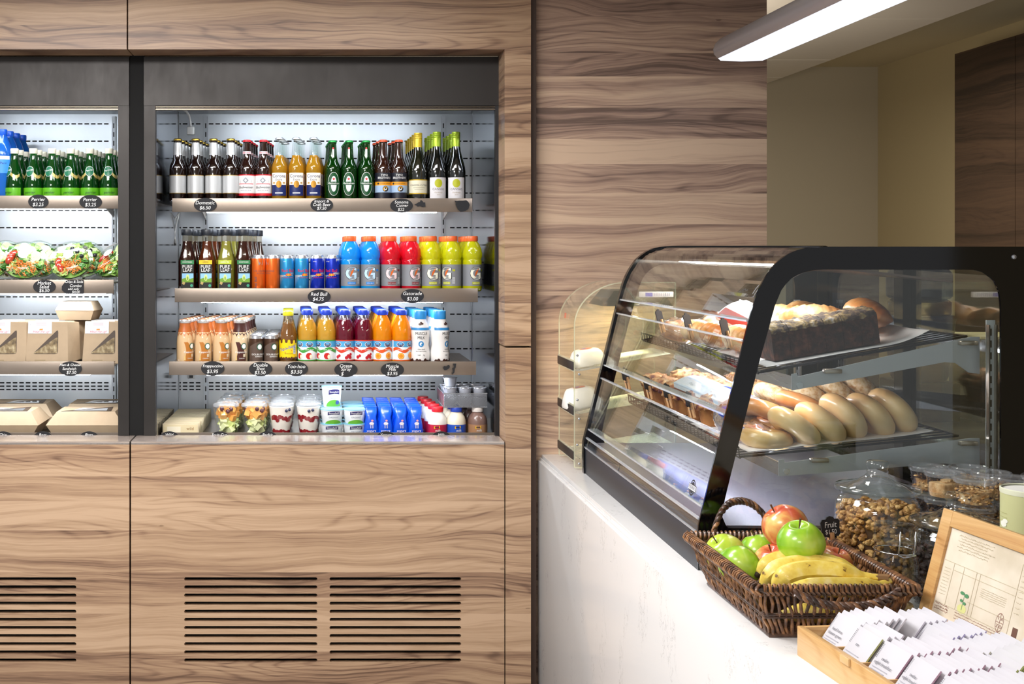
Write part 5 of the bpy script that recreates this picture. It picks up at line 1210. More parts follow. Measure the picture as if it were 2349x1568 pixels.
bagel(pale, 'plain bagel lying flat at the front left corner of the lower case shelf', P(1757, 1005, 2.815), (0, .08, 0), .036, .025)
bagel(brown, 'brown bagel lying behind the flat plain bagel', P(1770, 978, 2.94), (.1, .15, 0), .034, .022)
bagel(brown, 'brown bagel leaning in the second row near the case frame', P(1752, 945, 2.93), (0, .45, .5), .040, .024)
bagel(brown, 'brown bagel leaning in the second row behind the plain bagels', P(1838, 928, 2.95), (0, .42, .3), .042, .023)
for i, (px, py, Y, th) in enumerate(((1785, 915, 3.05, .55), (1850, 907, 3.05, .62), (1912, 900, 3.03, .72), (1967, 893, 3.02, .75))):
    bagel(seed_m, 'sesame bagel leaning in the rear row, %s' % ['leftmost', 'second from the left', 'third from the left', 'rightmost'][i], P(px, py, Y), (0, th, .2), .040, .026, grp='sesame bagels')
# muffins on the lower shelf
def muffin(lab, loc, s=1, mt=crumb, sd=0):
    t = thing('muffin', lab, 'muffin', loc, sd); m = MB(); m.lathe([(.030*s, 0), (.040*s, .045*s), (.041*s, .048*s)], ramp_mat([(.4, '#7a4a26'), (.6, '#a8713f')], 20, rough=.8), 24); m.build('cup', t)
    m = MB(); m.blob((0, 0, .055*s), (.047*s, .047*s, .027*s), mt, sd, .25, 3.5, 30, 18); m.build('crown', t, smooth=80); return t
berry = ramp_mat([(.36, '#5a2430'), (.46, '#a4613c'), (.56, '#cf9a64'), (.7, '#efd6ae')], 45, rough=.6, bump=.9, bscale=140)
mw = ['farthest from the camera', 'second in the row', 'third in the row', 'fourth in the row', 'fifth in the row', 'nearest the bagels']
for i in range(6):
    Y = 3.66-.105*i; muffin('berry crumb muffin at the front of the lower shelf, '+mw[i], (1.075, Y, shz(1, 1.075)+.004), 1.02, berry, i)
    muffin('crumb muffin in the second rank of the lower shelf, '+mw[i], (1.178, Y+.02, shz(1, 1.178)+.004), 1.05, crumb, i+9)
    if i > 1: muffin('sugared crumb muffin in the third rank of the lower shelf, '+mw[i], (1.285, Y+.03, shz(1, 1.285)+.004), 1.1, crumb, i+20)
muffin('large sugared muffin just left of the brown bagels', on(1, 1762, 3.13), 1.15, crumb, 44)
# wrapped things and signs among them
def packet(lab, name, cat, loc, size, cols, rot, sd=1, film='#ffffff'):
    t = thing(name, lab, cat, loc, rot=rot); m = MB(); sx, sy, sz = size
    m.blob((0, 0, sz*.8), size, ramp_mat(cols, 28, rough=.5, bump=.4), sd, .25, 2.5, 22, 14); m.build('food', t, smooth=80)
    m = MB(); m.blob((0, 0, sz*.85), (sx*1.13, sy*1.13, sz*1.18), thin(film, 1.6, .04, haze=.05, k=1.5), sd+3, .22, 4, 22, 14); m.build('wrap', t, smooth=50); return t
packet('clear wrapped sandwich roll at the far end of the top case shelf', 'wrapped_sandwich', 'sandwich', (1.11, 3.52, shz(0, 1.11)), (.052, .075, .032), [(.3, '#7a4528'), (.5, '#c08a5c'), (.7, '#e8d3bc')], (0, 0, .2), 1)
packet('clear wrapped pastry beside the far wrapped sandwich roll', 'wrapped_pastry', 'pastry', (1.20, 3.45, shz(0, 1.20)), (.055, .075, .036), [(.3, '#8a5a34'), (.5, '#cfa070'), (.7, '#f0dcc0')], (0, 0, -.3), 2)
croissant('almond croissant at the shelf front behind the far clip sign', (1.115, 3.33, shz(0, 1.115)+.006), 1.05, 1.7, .1)
croissant('almond croissant at the shelf front between the two near clip signs', (1.115, 3.17, shz(0, 1.115)+.006), 1.1, 1.5, .1, 0, brown)
croissant('croissant at the shelf front nearest the case end frame', (1.125, 3.02, shz(0, 1.125)+.006), 1.1, 1.6, .1)
packet('clear cup of green grapes behind the almond croissants', 'grape_cup', 'grapes', (1.215, 3.26, shz(0, 1.215)), (.05, .06, .042), [(.3, '#7d8a2c'), (.5, '#b5b84c'), (.7, '#dcd98c')], (0, 0, 0), 4)
packet('clear pack of red berries behind the croissants', 'berry_pack', 'berries', (1.22, 3.10, shz(0, 1.22)), (.05, .06, .04), [(.3, '#8a1c14'), (.5, '#c8402c'), (.7, '#e8a080')], (0, 0, 0), 5)
for k, (x, y) in enumerate(((1.32, 3.5), (1.33, 3.34), (1.36, 3.18), (1.42, 3.4))):
    roll('bread_roll', ['round bread roll at the back of the top shelf, farthest one', 'round bread roll at the back of the top shelf, second', 'round bread roll at the back of the top shelf, third', 'round bread roll rearmost beside the case door'][k], 'bread roll', (x, y, shz(0, x)+.004), (.052, .058, .034), crust, k, grp='bread rolls')
t = thing('snack_bag', 'white topped snack bag leaning over the pastries on the top shelf', 'snack bag', (1.175, 3.12, shz(0, 1.175)+.075), rot=(.25, -.45, .1))
m = MB(); m.sheet(lambda a, b: (-.05+.1*a, -.11+.22*b, .012*sin(pi*a)), 8, 10, mat('#dfe2e6', .35), .012); m.build('bag', t, smooth=60)
m = MB(); m.sheet(lambda a, b: (-.05+.035*a, -.105+.21*b, .0125*sin(pi*a*.35)+.0006), 6, 8, mat('#8c2c22', .4)); m.build('red_band', t, smooth=60)
t = thing('snack_bag', 'white and blue snack bag lying across the crumb muffins', 'snack bag', (1.10, 3.20, shz(1, 1.10)+.088), rot=(.05, -.1, .08))
m = MB(); m.sheet(lambda a, b: (-.05+.1*a, -.16+.32*b, .014*sin(pi*a)), 8, 10, mat('#e2e6ee', .3), .014); m.build('bag', t, smooth=60)
m = MB(); m.sheet(lambda a, b: (.012+.03*a, -.155+.13*b, .0145*sin(pi*(.62+.3*a))+.0006), 6, 8, mat('#2b49b8', .35)); m.build('blue_print', t, smooth=60)
t = thing('cookie_pack', 'clear and blue cookie packet at the near front of the lower shelf', 'cookies', (1.075, 2.995, shz(1, 1.075)+.01), rot=(0, .1, .1))
m = MB(); m.blob((0, 0, .03), (.045, .05, .03), crumb, 3, .3, 3); m.build('cookies', t, smooth=80); m = MB(); m.blob((0, 0, .032), (.052, .06, .038), thin('#dfe8ff', 1.6, .04, haze=.12, k=1.5), 6, .25, 4); m.build('wrap', t, smooth=50)
m = MB(); m.blob((-.02, -.02, .045), (.028, .035, .018), mat('#3450b8', .3), 6, .2, 3); m.build('print', t, smooth=60)
packet('clear packet of colourful sweets hanging low at the lower shelf front', 'sweets_packet', 'sweets', (1.075, 2.86, shz(1, 1.075)), (.04, .05, .026), [(.3, '#a8201c'), (.45, '#d8923c'), (.6, '#3f68b8'), (.7, '#e8e0d8')], (0, 0, 0), 8)
# chalk clip signs on the shelf fronts
def clip(lab, X, Y, z, rz=-.5, s=1, txt=None, lean=-.25, name='clip_sign'):
    t = thing(name, lab, 'clip sign', (X, Y, z), rot=(lean, 0, rz)); w_, h = .030*s, .021*s; m = MB()
    o = [(-w_, -h*.7), (-w_*.8, -h), (-w_*.45, -h), (-w_*.3, -h*1.1), (w_*.3, -h*1.1), (w_*.45, -h), (w_*.8, -h), (w_, -h*.7), (w_*.92, 0), (w_, h*.7), (w_*.8, h), (w_*.45, h), (w_*.3, h*1.25), (0, h*1.35), (-w_*.3, h*1.25), (-w_*.45, h), (-w_*.8, h), (-w_, h*.7), (-w_*.92, 0)]
    m.prism([(a, b+.045*s) for a, b in o], -.0012, .0012, slate); m.build('board', t, smooth=0)
    if txt:
        m = MB(); f = front(-.0012); m.dtext(f, txt[0], 0, .052*s, .020*s, chalk, .0003, slant=.1); m.dtext(f, txt[1], 0, .035*s, .016*s, chalk, .0003); m.build('chalk_writing', t, smooth=0)
    m = MB(); m.bbox(-.004, .004, -.007, -.001, -.012, .034*s, mat('#c79a6b', .6), .001); m.bbox(-.004, .004, .002, .007, -.012, .028*s, mat('#c79a6b', .6), .001); m.tube([(-.005, -.004, .012), (.005, -.004, .012), (.005, .004, .012), (-.005, .004, .012)], .0008, SIL, 5, closed=True); m.build('clothespin', t); return t
for k, (Y, s) in enumerate(((3.48, .8), (3.22, .85), (2.93, .9))):
    clip('black clip sign on the top case shelf, %s' % ['far one', 'middle one', 'one nearest the end frame'][k], 1.042, Y, EZ-.232, .9, s)
for k, Y in enumerate((3.68, 3.44, 3.25, 3.06)):
    clip('black clip sign on the lower case shelf, %s' % ['farthest', 'second farthest', 'third farthest', 'nearest the end frame'][k], .994, Y, EZ-.425, .9, .8)
t = thing('thermometer', 'white strip thermometer hanging inside the far end of the case', 'thermometer', P(1505, 675, 3.76)); m = MB(); m.bbox(-.055, .055, -.003, .003, -.009, .009, mat('#d8d3cf', .4), .002); m.build('body', t)
m = MB(); f = front(-.0031); m.drect(f, -.035, -.012, -.006, .006, mat('#6a6ab0', .4), .0003, 1)
for k in range(9): m.drect(f, -.008+k*.006, -.006+k*.006, -.005, .005, mat('#8b86a0', .4), .0003, 1)
m.build('scale_print', t)

# ------------------------------------------------------------------ acrylic bin at the wall
ac = thin('#fdfdfa', 1.47, .04, haze=.07, spec='#fff6dc'); ace = thin('#f8fbf0', 1.5, .06, haze=.35, spec='#f4f2dc')
bx0, bx1, by0, by1 = .866, 1.20, 3.86, 4.10
bt = thing('acrylic_bin', 'clear acrylic display bin with curved top in the counter corner', 'display bin', (bx0, by0, ZC))
def hz(h): return EZ-h-ZC
arc = [(0, hz(.712)), (0, hz(.25))]+[(.17*(1-cos(a)), hz(.25)+.145*sin(a)) for a in [pi/2*k/14 for k in range(1, 15)]]+[(bx1-bx0, hz(.105)), (bx1-bx0, hz(.712))]
arc2 = [(.011 if i < 2 else p[0]+.008*(1 if i < 16 else -1), p[1]-(.009 if i > 2 else 0)+(.012 if i in (0, len(arc)-1) else 0)) for i, p in enumerate(arc)]
for y, nm in ((0, 'side_panel'), (by1-by0-.004, 'side_panel')):
    m = MB(); m.prism(arc, y, y+.004, ac); m.ring(arc, [(p[0]+(.003 if p[0] < .2 else -.003), p[1]-.003) for p in arc], y-.0006, y+.0046, ace); m.build(nm, bt, smooth=0)
m = MB()
for i in range(1, 16):
    (a, b), (c, d) = arc[i], arc[i+1]; m.add([(a, 0, b), (a, by1-by0, b), (c, by1-by0, d), (c, 0, d)], [(0, 1, 2, 3)], ac)
m.build('curved_cover', bt, smooth=60)
f = flat((-.0015, .12, hz(.22)), (0, -1, 0), (.1, 0, 1))
m = MB()
for k in range(4): m.dtext(f, '|||', -.012+.007*k, .0, .02, mat('#e0654a', .6), .0005)
m.build('red_print', bt, smooth=0)
for k, h in enumerate((.395, .541, .688)):
    m = MB(); m.bbox(-.004, 0, .0, by1-by0, hz(h), hz(h)+.028, mat('#2a2522', .45), .001); ps = m.build('price_strip', bt)
    m = MB(); m.box(-.002, .0005, 0, by1-by0, hz(h)-.004, hz(h)+.034, ace); m.build('clear_channel', ps)
    m = MB(); wm2 = mat('#d9dbd8', .25, .9)
    for j in range(17): y = .012+.0135*j; m.tube([(.004, y, hz(h)+.020), (.006, y, hz(h)+.004), (.02, y, hz(h)+.003), (bx1-bx0-.01, y, hz(h)+.055)], .0011, wm2, 5)
    for x in (.02, .16, bx1-bx0-.01): m.tube([(x, .01, hz(h)+.002+(x-.02)*.17), (x, by1-by0-.01, hz(h)+.002+(x-.02)*.17)], .0018, wm2, 5)
    m.build('wire_shelf', bt)
    m = MB()
    for x, z in ((.006, hz(h)+.050), (.012, hz(h)-.012)): m.lathe([(.004, 0), (.004, .005), (.002, .007)], SIL, 12, ax=Matrix.Translation((x+.004, -.001, z)) @ Matrix.Rotation(pi/2, 4, 'X'))
    m.build('screw', bt)
def wrapped(lab, px, py, Y, rz):
    X, _, z = P(px, py, Y); t = thing('wrapped_rice_cake', lab, 'wrapped snack', (X, Y, z), rot=(.0, -.15, rz)); wp = mat('#eeebe4', .4, coat=.2)
    m = MB(); n = 20; lv = [(.060, .048, 0), (.062, .050, .008), (.056, .044, .030), (.047, .036, .052), (.040, .030, .060), (.025, .018, .063)]; vs = []
    for a_, b_, zz in lv:
        for k in range(n):
            q = 2*pi*k/n; c_, s_ = cos(q), sin(q); g = 1+.06*noise.noise((c_*3+px, s_*3, zz*40)); vs.append((a_*g*math.copysign(abs(c_)**.55, c_), b_*g*math.copysign(abs(s_)**.55, s_), zz))
    m.add(vs, [(i*n+k, i*n+(k+1) % n, (i+1)*n+(k+1) % n, (i+1)*n+k) for i in range(len(lv)-1) for k in range(n)]+[tuple(range((len(lv)-1)*n, len(lv)*n))], wp); m.build('wrapper', t, smooth=50)
    m = MB(); f = lambda u, v, l: (u, v, .0635+l); m.dell(f, 0, 0, .022, .016, mat('#d0704c', .5), .0005, 20); m.dell(f, -.006, .003, .009, .007, mat('#4c62a0', .5), .001, 16); m.build('print', t, smooth=0); return t
m = MB(); m.add([(.14, .03, hz(.135)), (.30, .03, hz(.135)), (.30, .21, hz(.135)), (.14, .21, hz(.135)), (.10, .02, hz(.185)), (.33, .02, hz(.185)), (.33, .22, hz(.185)), (.10, .22, hz(.185))],
    [(3, 2, 1, 0), (0, 1, 5, 4), (1, 2, 6, 5), (2, 3, 7, 6), (3, 0, 4, 7)], mat('#23211f', .4)); lh_ = m.build('lamp_shade', bt, smooth=0)
m = MB(); m.box(.13, .30, .05, .19, hz(.184), hz(.180), glow('#ffe9b4', 16)); m.build('lamp', lh_)
wrapped('white paper wrapped snack on the upper shelf of the acrylic bin', 1350, 842, 3.96, .2)
wrapped('white paper wrapped snack on the middle shelf of the acrylic bin', 1334, 930, 3.97, .25)

# ------------------------------------------------------------------ pendant lamp over the counter
lt = thing('linear_pendant_lamp', 'long glowing linear lamp hanging above the counter', 'lamp', (1.43, 2.4, EZ+.63)); ya, yb_ = -1.5, 1.5
def lp(X, h): return (X-1.43, (EZ-h)-(EZ+.63))
m = MB(); m.prism([lp(1.356, .632), lp(1.505, .632), lp(1.495, .622), lp(1.366, .622)], ya, yb_, glow('#f2f6ff', 5.0)) if 0 else None
sh = [(1.352, -.634), (1.340, -.648), (1.337, -.664), (1.343, -.682), (1.360, -.700), (1.392, -.716), (1.430, -.722), (1.468, -.716), (1.500, -.700), (1.515, -.682), (1.519, -.664), (1.516, -.648), (1.508, -.634)]
inn = [(1.355, -.638), (1.345, -.650), (1.342, -.664), (1.348, -.680), (1.364, -.696), (1.394, -.711), (1.430, -.717), (1.466, -.711), (1.496, -.696), (1.510, -.680), (1.514, -.664), (1.511, -.650), (1.505, -.638)]
m = MB(); m.prism([lp(a, h) for a, h in sh]+[lp(a, h) for a, h in inn[::-1]], ya, yb_, mat('#b9b7bb', .3, .7)); m.prism([lp(a, h) for a, h in sh], yb_, yb_+.004, mat('#9a9894', .35, .5)); m.build('housing', lt, smooth=50)
m = MB(); m.prism([lp(1.353, -.634), lp(1.360, -.627), lp(1.43, -.624), lp(1.500, -.627), lp(1.507, -.634), lp(1.500, -.640), lp(1.36, -.640)], ya+.01, yb_, glow('#eef2ff', 1.1)); m.build('diffuser', lt, smooth=50)
m = MB()
for y in (-1.2, -.1): m.tube([(0, y, .09), (0, y, .37)], .0015, SIL, 6)
m.build('suspension_wire', lt)

# ------------------------------------------------------------------ kitchen behind the case
t = thing('back_counter', 'dark back counter with steel top beyond the pastry case', 'counter', (2.6, 4.6, 0)); m = MB()
m.bbox(-.9, .69, .0, 2.75, 0, .86, mat('#2b2723', .5), .004); m.build('body', t); m = MB(); m.bbox(-.92, .69, -.02, 2.75, .86, .90, brushed('counter_steel', '#8c7f66', .35), .003); m.build('top', t)
m = MB()
for k in range(4): m.bbox(-.88+.39*k, -.51+.39*k, -.012, 0, .12, .82, mat('#3a342c', .4), .004)
d = m.build('door', t); m = MB()
for k in range(4): m.bbox(-.56+.39*k, -.54+.39*k, -.03, -.012, .6, .75, SIL, .004)
m.build('handle', d)
t = thing('coffee_grinder', 'dark blue-black grinder with a brass ring on the back counter', 'coffee grinder', (PX(2108, 4.9), 4.9, .90)); dk = mat('#1a2033', .4)
m = MB(); m.bbox(-.11, .11, -.12, .12, 0, .16, mat('#151518', .3), .01); m.lathe([(.10, .16), (.11, .18), (.135, .40), (.14, .42), (.13, .43)], dk, 28); m.build('body', t)
m = MB(); m.lathe([(.115, .43), (.12, .44), (.12, .485), (.10, .50)], mat('#b59a5c', .25, .9), 28); m.build('ring', t); m = MB(); m.lathe([(.115, .50), (.125, .51), (.125, .60), (.11, .62)], mat('#101014', .3), 28); m.build('hopper_lid', t)
t = thing('brewer', 'tall black machine behind the glass beside the far case rail', 'coffee machine', (PX(1912, 5.1), 5.1, .90)); m = MB(); m.bbox(-.13, .13, -.15, .2, 0, .66, mat('#121216', .25), .012); m.build('body', t); m = MB(); m.box(-.08, .08, -.152, -.149, .42, .52, mat('#2a2d38', .3)); m.build('panel', t)
t = thing('storage_bin', 'low dark bin on the back counter right of the grinder', 'bin', (PX(2225, 4.85)+.11, 4.85, .90)); m = MB(); m.bbox(-.12, .12, -.1, .15, 0, .34, mat('#1b1a1e', .35), .01); m.build('body', t); m = MB(); m.bbox(-.125, .125, -.105, .155, .34, .352, mat('#c9b98c', .5), .004); m.build('lid', t)
# ------------------------------------------------------------------ wicker basket of fruit
wk = ramp_mat([(.35, '#3a261a'), (.5, '#6e4a30'), (.68, '#a8784c')], 60, rough=.38, coat=.3); wkd = ramp_mat([(.35, '#2b1d18'), (.55, '#4a3327'), (.7, '#6b4c38')], 50, rough=.4, coat=.3)
RX0, RX1, RY0, RY1, RZ = .822, 1.113, 2.158, 2.565, EZ-.623
bk = thing('wicker_basket', 'brown woven wicker basket of fruit at the counter edge', 'basket', ((RX0+RX1)/2, (RY0+RY1)/2, ZC))
hx, hy, hz_ = (RX1-RX0)/2, (RY1-RY0)/2, RZ-ZC
def peri(s, ins, rad=.02):
    """point on the rounded rectangle at arc fraction s, inset ins"""
    a, b = hx-ins, hy-ins; L_ = [2*a, 2*b, 2*a, 2*b]; q = (s % 1)*sum(L_)
    c = [(-a, -b), (a, -b), (a, b), (-a, b), (-a, -b)]
    for i in range(4):
        if q <= L_[i]: t_ = q/L_[i]; p = (c[i][0]+(c[i+1][0]-c[i][0])*t_, c[i][1]+(c[i+1][1]-c[i][1])*t_); break
        q -= L_[i]
    return p
def insz(z): return .036*(1-z/hz_)**1.0
m = MB(); n_st = 116
for k in range(n_st):
    s = (k+.5)/n_st; pts = []
    for j in range(7):
        z = hz_*j/6; x, y = peri(s, insz(z)); nx, ny = x/max(abs(x), 1e-6) if abs(abs(x)-(hx-insz(z))) < 1e-4 else 0, y/max(abs(y), 1e-6) if abs(abs(y)-(hy-insz(z))) < 1e-4 else 0
        o_ = .0022*(1 if (j+k) % 2 else -1) if 0 < j < 6 else 0; x2, y2 = peri(s+.0020*sin(j*1.5+k), insz(z)); pts.append((x2+nx*o_, y2+ny*o_, z+.003))
    m.tube(pts, .0032, wk, 6)
m.build('woven_wall', bk, smooth=60)
m = MB()
for z, r, dd in ((.004, .0045, 0), (.042, .003, .0), (.047, .003, 0), (hz_-.004, .0045, 0)):
    m.tube([(*peri(k/120, insz(z)+dd), z) for k in range(120)], r, wkd, 6, closed=True)
for k in range(22): x = -hx+.04+(2*hx-.08)*k/21; m.tube([(x, -hy+.037, .004), (x, hy-.037, .004)], .003, wkd, 5)
for k in range(26): y = -hy+.04+(2*hy-.08)*k/25; m.tube([(-hx+.037, y, .007), (hx-.037, y, .007)], .003, wkd, 5)
m.build('woven_base', bk, smooth=60)
m = MB()
for k in range(150):
    s = k/150; x, y = peri(s, 0); nx = (1 if x > 0 else -1) if abs(abs(x)-hx) < 1e-4 else 0; ny = (1 if y > 0 else -1) if abs(abs(y)-hy) < 1e-4 else 0
    c_ = Vector((x, y, hz_)); Nn = Vector((nx, ny, 0)).normalized(); T_ = Vector((-Nn.y, Nn.x, 0))
    m.tube([c_+Nn*(.0095*cos(a))+Vector((0, 0, .0095*sin(a)))+T_*(a*.0012) for a in [2*pi*i/9 for i in range(9)]], .0030, wk, 5, closed=True)
m.tube([(*peri(k/100, 0), hz_) for k in range(100)], .0065, wkd, 8, closed=True)
m.build('rim', bk, smooth=60)
def rope(a, b, bulge, n=60):
    m = MB(); a, b, bulge = Vector(a), Vector(b), Vector(bulge)
    for ph in (0, 2.09, 4.19):
        pts = []
        for i in range(n+1):
            t_ = i/n; c_ = a.lerp(b, t_)+bulge*(1-(2*t_-1)**4)*(.55+.45*sin(pi*t_)); w_ = t_*38+ph
            pts.append(c_+Vector((0, .0048*cos(w_), .0048*sin(w_))))
        m.tube(pts, .0044, wkd if ph else wk, 6)
    return m
rope((-.085, -hy-.010, hz_), (.108, -hy-.012, hz_+.002), (-.002, -.014, -.024)).build('handle', bk, smooth=60)
rope((-.090, hy, hz_), (.050, hy, hz_), (0, .030, .070)).build('handle', bk, smooth=60)
# apples
ga = ramp_mat([(.3, '#5f9a12'), (.5, '#93c02a'), (.68, '#b9d452')], 16, rough=.28, coat=.5, detail=3); gb = ramp_mat([(.3, '#7ba51a'), (.5, '#b2c93c'), (.7, '#d3d865')], 14, rough=.28, coat=.5)
ra = ramp_mat([(.34, '#b0362a'), (.46, '#cf6a44'), (.56, '#dba05a'), (.68, '#dfc874')], 18, stretch=(1.4, 1.4, .35), rough=.28, coat=.5, detail=5, distortion=.4)
stem_m = mat('#5a4020', .6)
def apple(lab, px, py, Y, r, mt, tx=0, ty=0, sd=0, grp=None):
    t = thing('apple', lab, 'apple', P(px, py, Y), rot=(tx, ty, sd)); m = MB(); n = 28; k_ = 22; vs = []
    for i in range(k_+1):
        u = pi*i/k_; rr = sin(u)*(1+.10*cos(u)); z = -cos(u)*.92
        z -= .42*max(0, (1-rr/.52))**1.6*(1 if z > 0 else -.5) if rr < .52 else 0
        for j in range(n):
            a = 2*pi*j/n; g = 1+.018*cos(5*a+.6)*(1 if z < 0 else .5)+.03*noise.noise((cos(a)*1.2+sd*5, sin(a)*1.2, z)); vs.append((r*1.02*rr*g*cos(a), r*1.02*rr*g*sin(a), r*z))
    m.add(vs, [(i*n+j, i*n+(j+1) % n, (i+1)*n+(j+1) % n, (i+1)*n+j) for i in range(k_) for j in range(n)], mt); m.build('body', t, smooth=80)
    m = MB(); m.tube([(0, 0, r*.50), (.002, 0, r*.72), (.006, .001, r*1.08)], .0016, stem_m, 6, rads=[.0013, .0013, .0022]); m.build('stem', t); return t
apple('yellow-green apple at the back left of the basket, untouched by bananas', 1661, 1266, 2.465, .041, gb, -.5, -.5, 1)
apple('green apple at the left rim with its stem hollow facing front', 1698, 1297, 2.375, .042, ga, 1.1, .6, 2)
apple('green apple at the basket back, below the red topmost apple', 1741, 1262, 2.49, .040, ga, .2, .2, 3)
apple('red-yellow apple partly hidden under the bright green topmost apple', 1775, 1290, 2.40, .041, ra, .1, .3, 4)
apple('large red and yellow apple topmost at the back of the pile', 1798, 1204, 2.425, .0455, ra, .55, -.35, 5)
apple('large bright green apple topmost at the front of the pile', 1836, 1240, 2.335, .0445, ga, .25, -.15, 6)
apple('red apple behind the banana stems on the right', 1915, 1297, 2.42, .042, ra, .25, .0, 7)
apple('red-yellow apple deep between the green topmost and the right red apple', 1885, 1284, 2.49, .040, ra, .2, .2, 8)
# bananas
ban = ramp_mat([(.29, '#6b4a1c'), (.34, '#d6b748'), (.5, '#e2ca5e'), (.7, '#ead892')], 46, rough=.42, coat=.15, detail=6); tip_m = mat('#33261a', .7); bst = mat('#b9a03c', .5)
def banana(lab, pp, r=.0195, stem=True, s0=.35):
    t = thing('banana', lab, 'banana', P(*pp[0])); o = Vector(t.location); pts = [Vector(P(*q))-o for q in pp]
    def cr(p, n):
        out = []; q = [p[0]*2-p[1]]+p+[p[-1]*2-p[-2]]
        for i in range(1, len(q)-2):
            for k in range(n):
                s = k/n; out.append(.5*((2*q[i])+(q[i+1]-q[i-1])*s+(2*q[i-1]-5*q[i]+4*q[i+1]-q[i+2])*s*s+(3*q[i]-q[i-1]-3*q[i+1]+q[i+2])*s**3))
        return out+[p[-1]]
    c = cr(pts, 8); n = len(c); m = MB(); b = 0; rad = []
    for i in range(n):
        u = i/(n-1); g = min(1, .38+2.6*u) if u < .3 else 1
        if u > .66: g = max(.34, 1-(u-.66)*4.2)
        rad.append(r*g*(1 if u > .02 else .5))
    m.tube(c, r, ban, 15, rads=rad)
    for i in range(n):                     # five soft ridges
        for k in range(15):
            if k % 3 == 0: v = Vector(m.v[i*15+k]); m.v[i*15+k] = tuple(c[i]+(v-c[i])*1.07)
            else: v = Vector(m.v[i*15+k]); m.v[i*15+k] = tuple(c[i]+(v-c[i])*.965)
    m.build('peel', t, smooth=50)
    m = MB(); m.blob(c[0], .0075, tip_m, 3, .2, 3, 10, 8); m.build('tip', t)
    m = MB(); d = (c[-1]-c[-2]).normalized(); m.tube([c[-1]-d*.004, c[-1]+d*.012, c[-1]+d*.018], .008, mat('#7d5c38', .8), 9, rads=[.0068, .0085, .0095]); m.build('stem_end', t); return t
banana('banana at the back of the bunch, arching highest against the green apple', [(1738, 1316, 2.335), (1760, 1292, 2.335), (1810, 1282, 2.335), (1870, 1284, 2.33), (1930, 1300, 2.31), (1975, 1316, 2.29), (2003, 1322, 2.28)], .0185)
banana('banana second from the back with its dark tip near the left rim', [(1748, 1345, 2.305), (1765, 1318, 2.30), (1800, 1299, 2.30), (1870, 1294, 2.295), (1930, 1306, 2.28), (1975, 1318, 2.265), (2006, 1326, 2.26)], .018)
banana('fattest banana in the middle front of the bunch', [(1778, 1352, 2.265), (1790, 1330, 2.265), (1822, 1313, 2.262), (1875, 1308, 2.26), (1935, 1313, 2.25), (1985, 1321, 2.24), (2012, 1324, 2.235)], .0205)
banana('single spotted banana lying lowest along the front rim', [(1812, 1348, 2.20), (1840, 1347, 2.205), (1890, 1345, 2.21), (1945, 1345, 2.215), (1990, 1345, 2.22), (2022, 1338, 2.225), (2046, 1331, 2.23)], .018)
banana('banana seen only through the weave of the basket front', [(1790, 1410, 2.225), (1830, 1405, 2.228), (1880, 1404, 2.23), (1940, 1406, 2.23), (1990, 1404, 2.235), (2020, 1396, 2.24)], .0185)
clip('black clip sign with chalk writing on the back rim of the fruit basket', 1.108, 2.50, RZ-.006, .35, .86, ('Fruit', '$1.50'), -.1)

# ------------------------------------------------------------------ jars
gj = thin('#fcfefe', 1.45, .015, haze=.0, k=1.15)
def jar(lab, px, Y, r, hs, fill, fill_n, fz, sd, fname, fillcore):
    X = PX(px, Y); t = thing('glass_jar', lab, 'jar', (X, Y, ZC)); s = hs
    m = MB(); m.lathe([(r*.80, 0), (r*.97, .006), (r, .016), (r, .150*s), (r*.985, .168*s), (r*.90, .182*s), (r*.84, .188*s), (r*.86, .194*s), (r*.86, .199*s)], gj, 48); m.f.pop(); m.mi.pop()
    m.lathe([(r*.76, .008), (r*.93, .012), (r*.955, .02), (r*.955, .15*s), (r*.90, .176*s), (r*.80, .186*s)], gj, 48); m.f.pop(); m.mi.pop(); m.build('body', t, smooth=60)
    m = MB(); z = .200*s
    m.lathe([(r*.84, z-.004), (r*.98, z-.002), (r*1.01, z+.003), (r*.98, z+.008), (r*.86, z+.010), (r*.70, z+.0125), (r*.48, z+.019), (r*.31, z+.029), (r*.24, z+.036), (r*.25, z+.041), (r*.22, z+.043), (r*.26, z+.049), (r*.27, z+.058), (r*.23, z+.062), (r*.12, z+.063), (0, z+.062)], gj, 40)
    m.lathe([(r*.80, z-.002), (r*.60, z+.012), (r*.38, z+.021), (r*.2, z+.028), (0, z+.029)], gj, 32); m.f.pop(0) if 0 else None; m.build('lid', t, smooth=70)
    rnd = random.Random(sd); m = MB(); m.lathe([(r*.80, .012), (r*.86, .03), (r*.86, fz-.01), (0, fz)], fillcore, 24)
    for k in range(fill_n):
        if k % 6 == 0: a, rr, z = rnd.uniform(0, 6.28), r*.86*sqrt(rnd.random()), fz+rnd.uniform(-.004, .006)
        else: a, rr, z = rnd.uniform(0, 6.28), r*.87, rnd.uniform(.014, fz)
        q = rnd.uniform(.0065, .011); m.blob((rr*cos(a), rr*sin(a), z), (q, q*.55, q*.62), fill, k, .38, 2.4, 9, 7, Matrix.Rotation(rnd.uniform(0, 3), 3, (rnd.random(), rnd.random(), rnd.random()+.1)))
    o = m.build(fname, t, smooth=60); o['kind'] = 'stuff'; return t
waln = ramp_mat([(.32, '#7a4f28'), (.48, '#ba8848'), (.62, '#d8ad6c'), (.75, '#e8c890')], 35, rough=.55, bump=.6, bscale=220)
jar('large glass jar of shelled walnuts with a knobbed lid', 2013, 2.53, .0855, 1.03, waln, 820, .168, 1, 'walnuts', mat('#4a3018', .8))
dkf = ramp_mat([(.35, '#1a0f0c'), (.55, '#33201a'), (.75, '#5c4030')], 60, rough=.7, bump=.6, bscale=200)
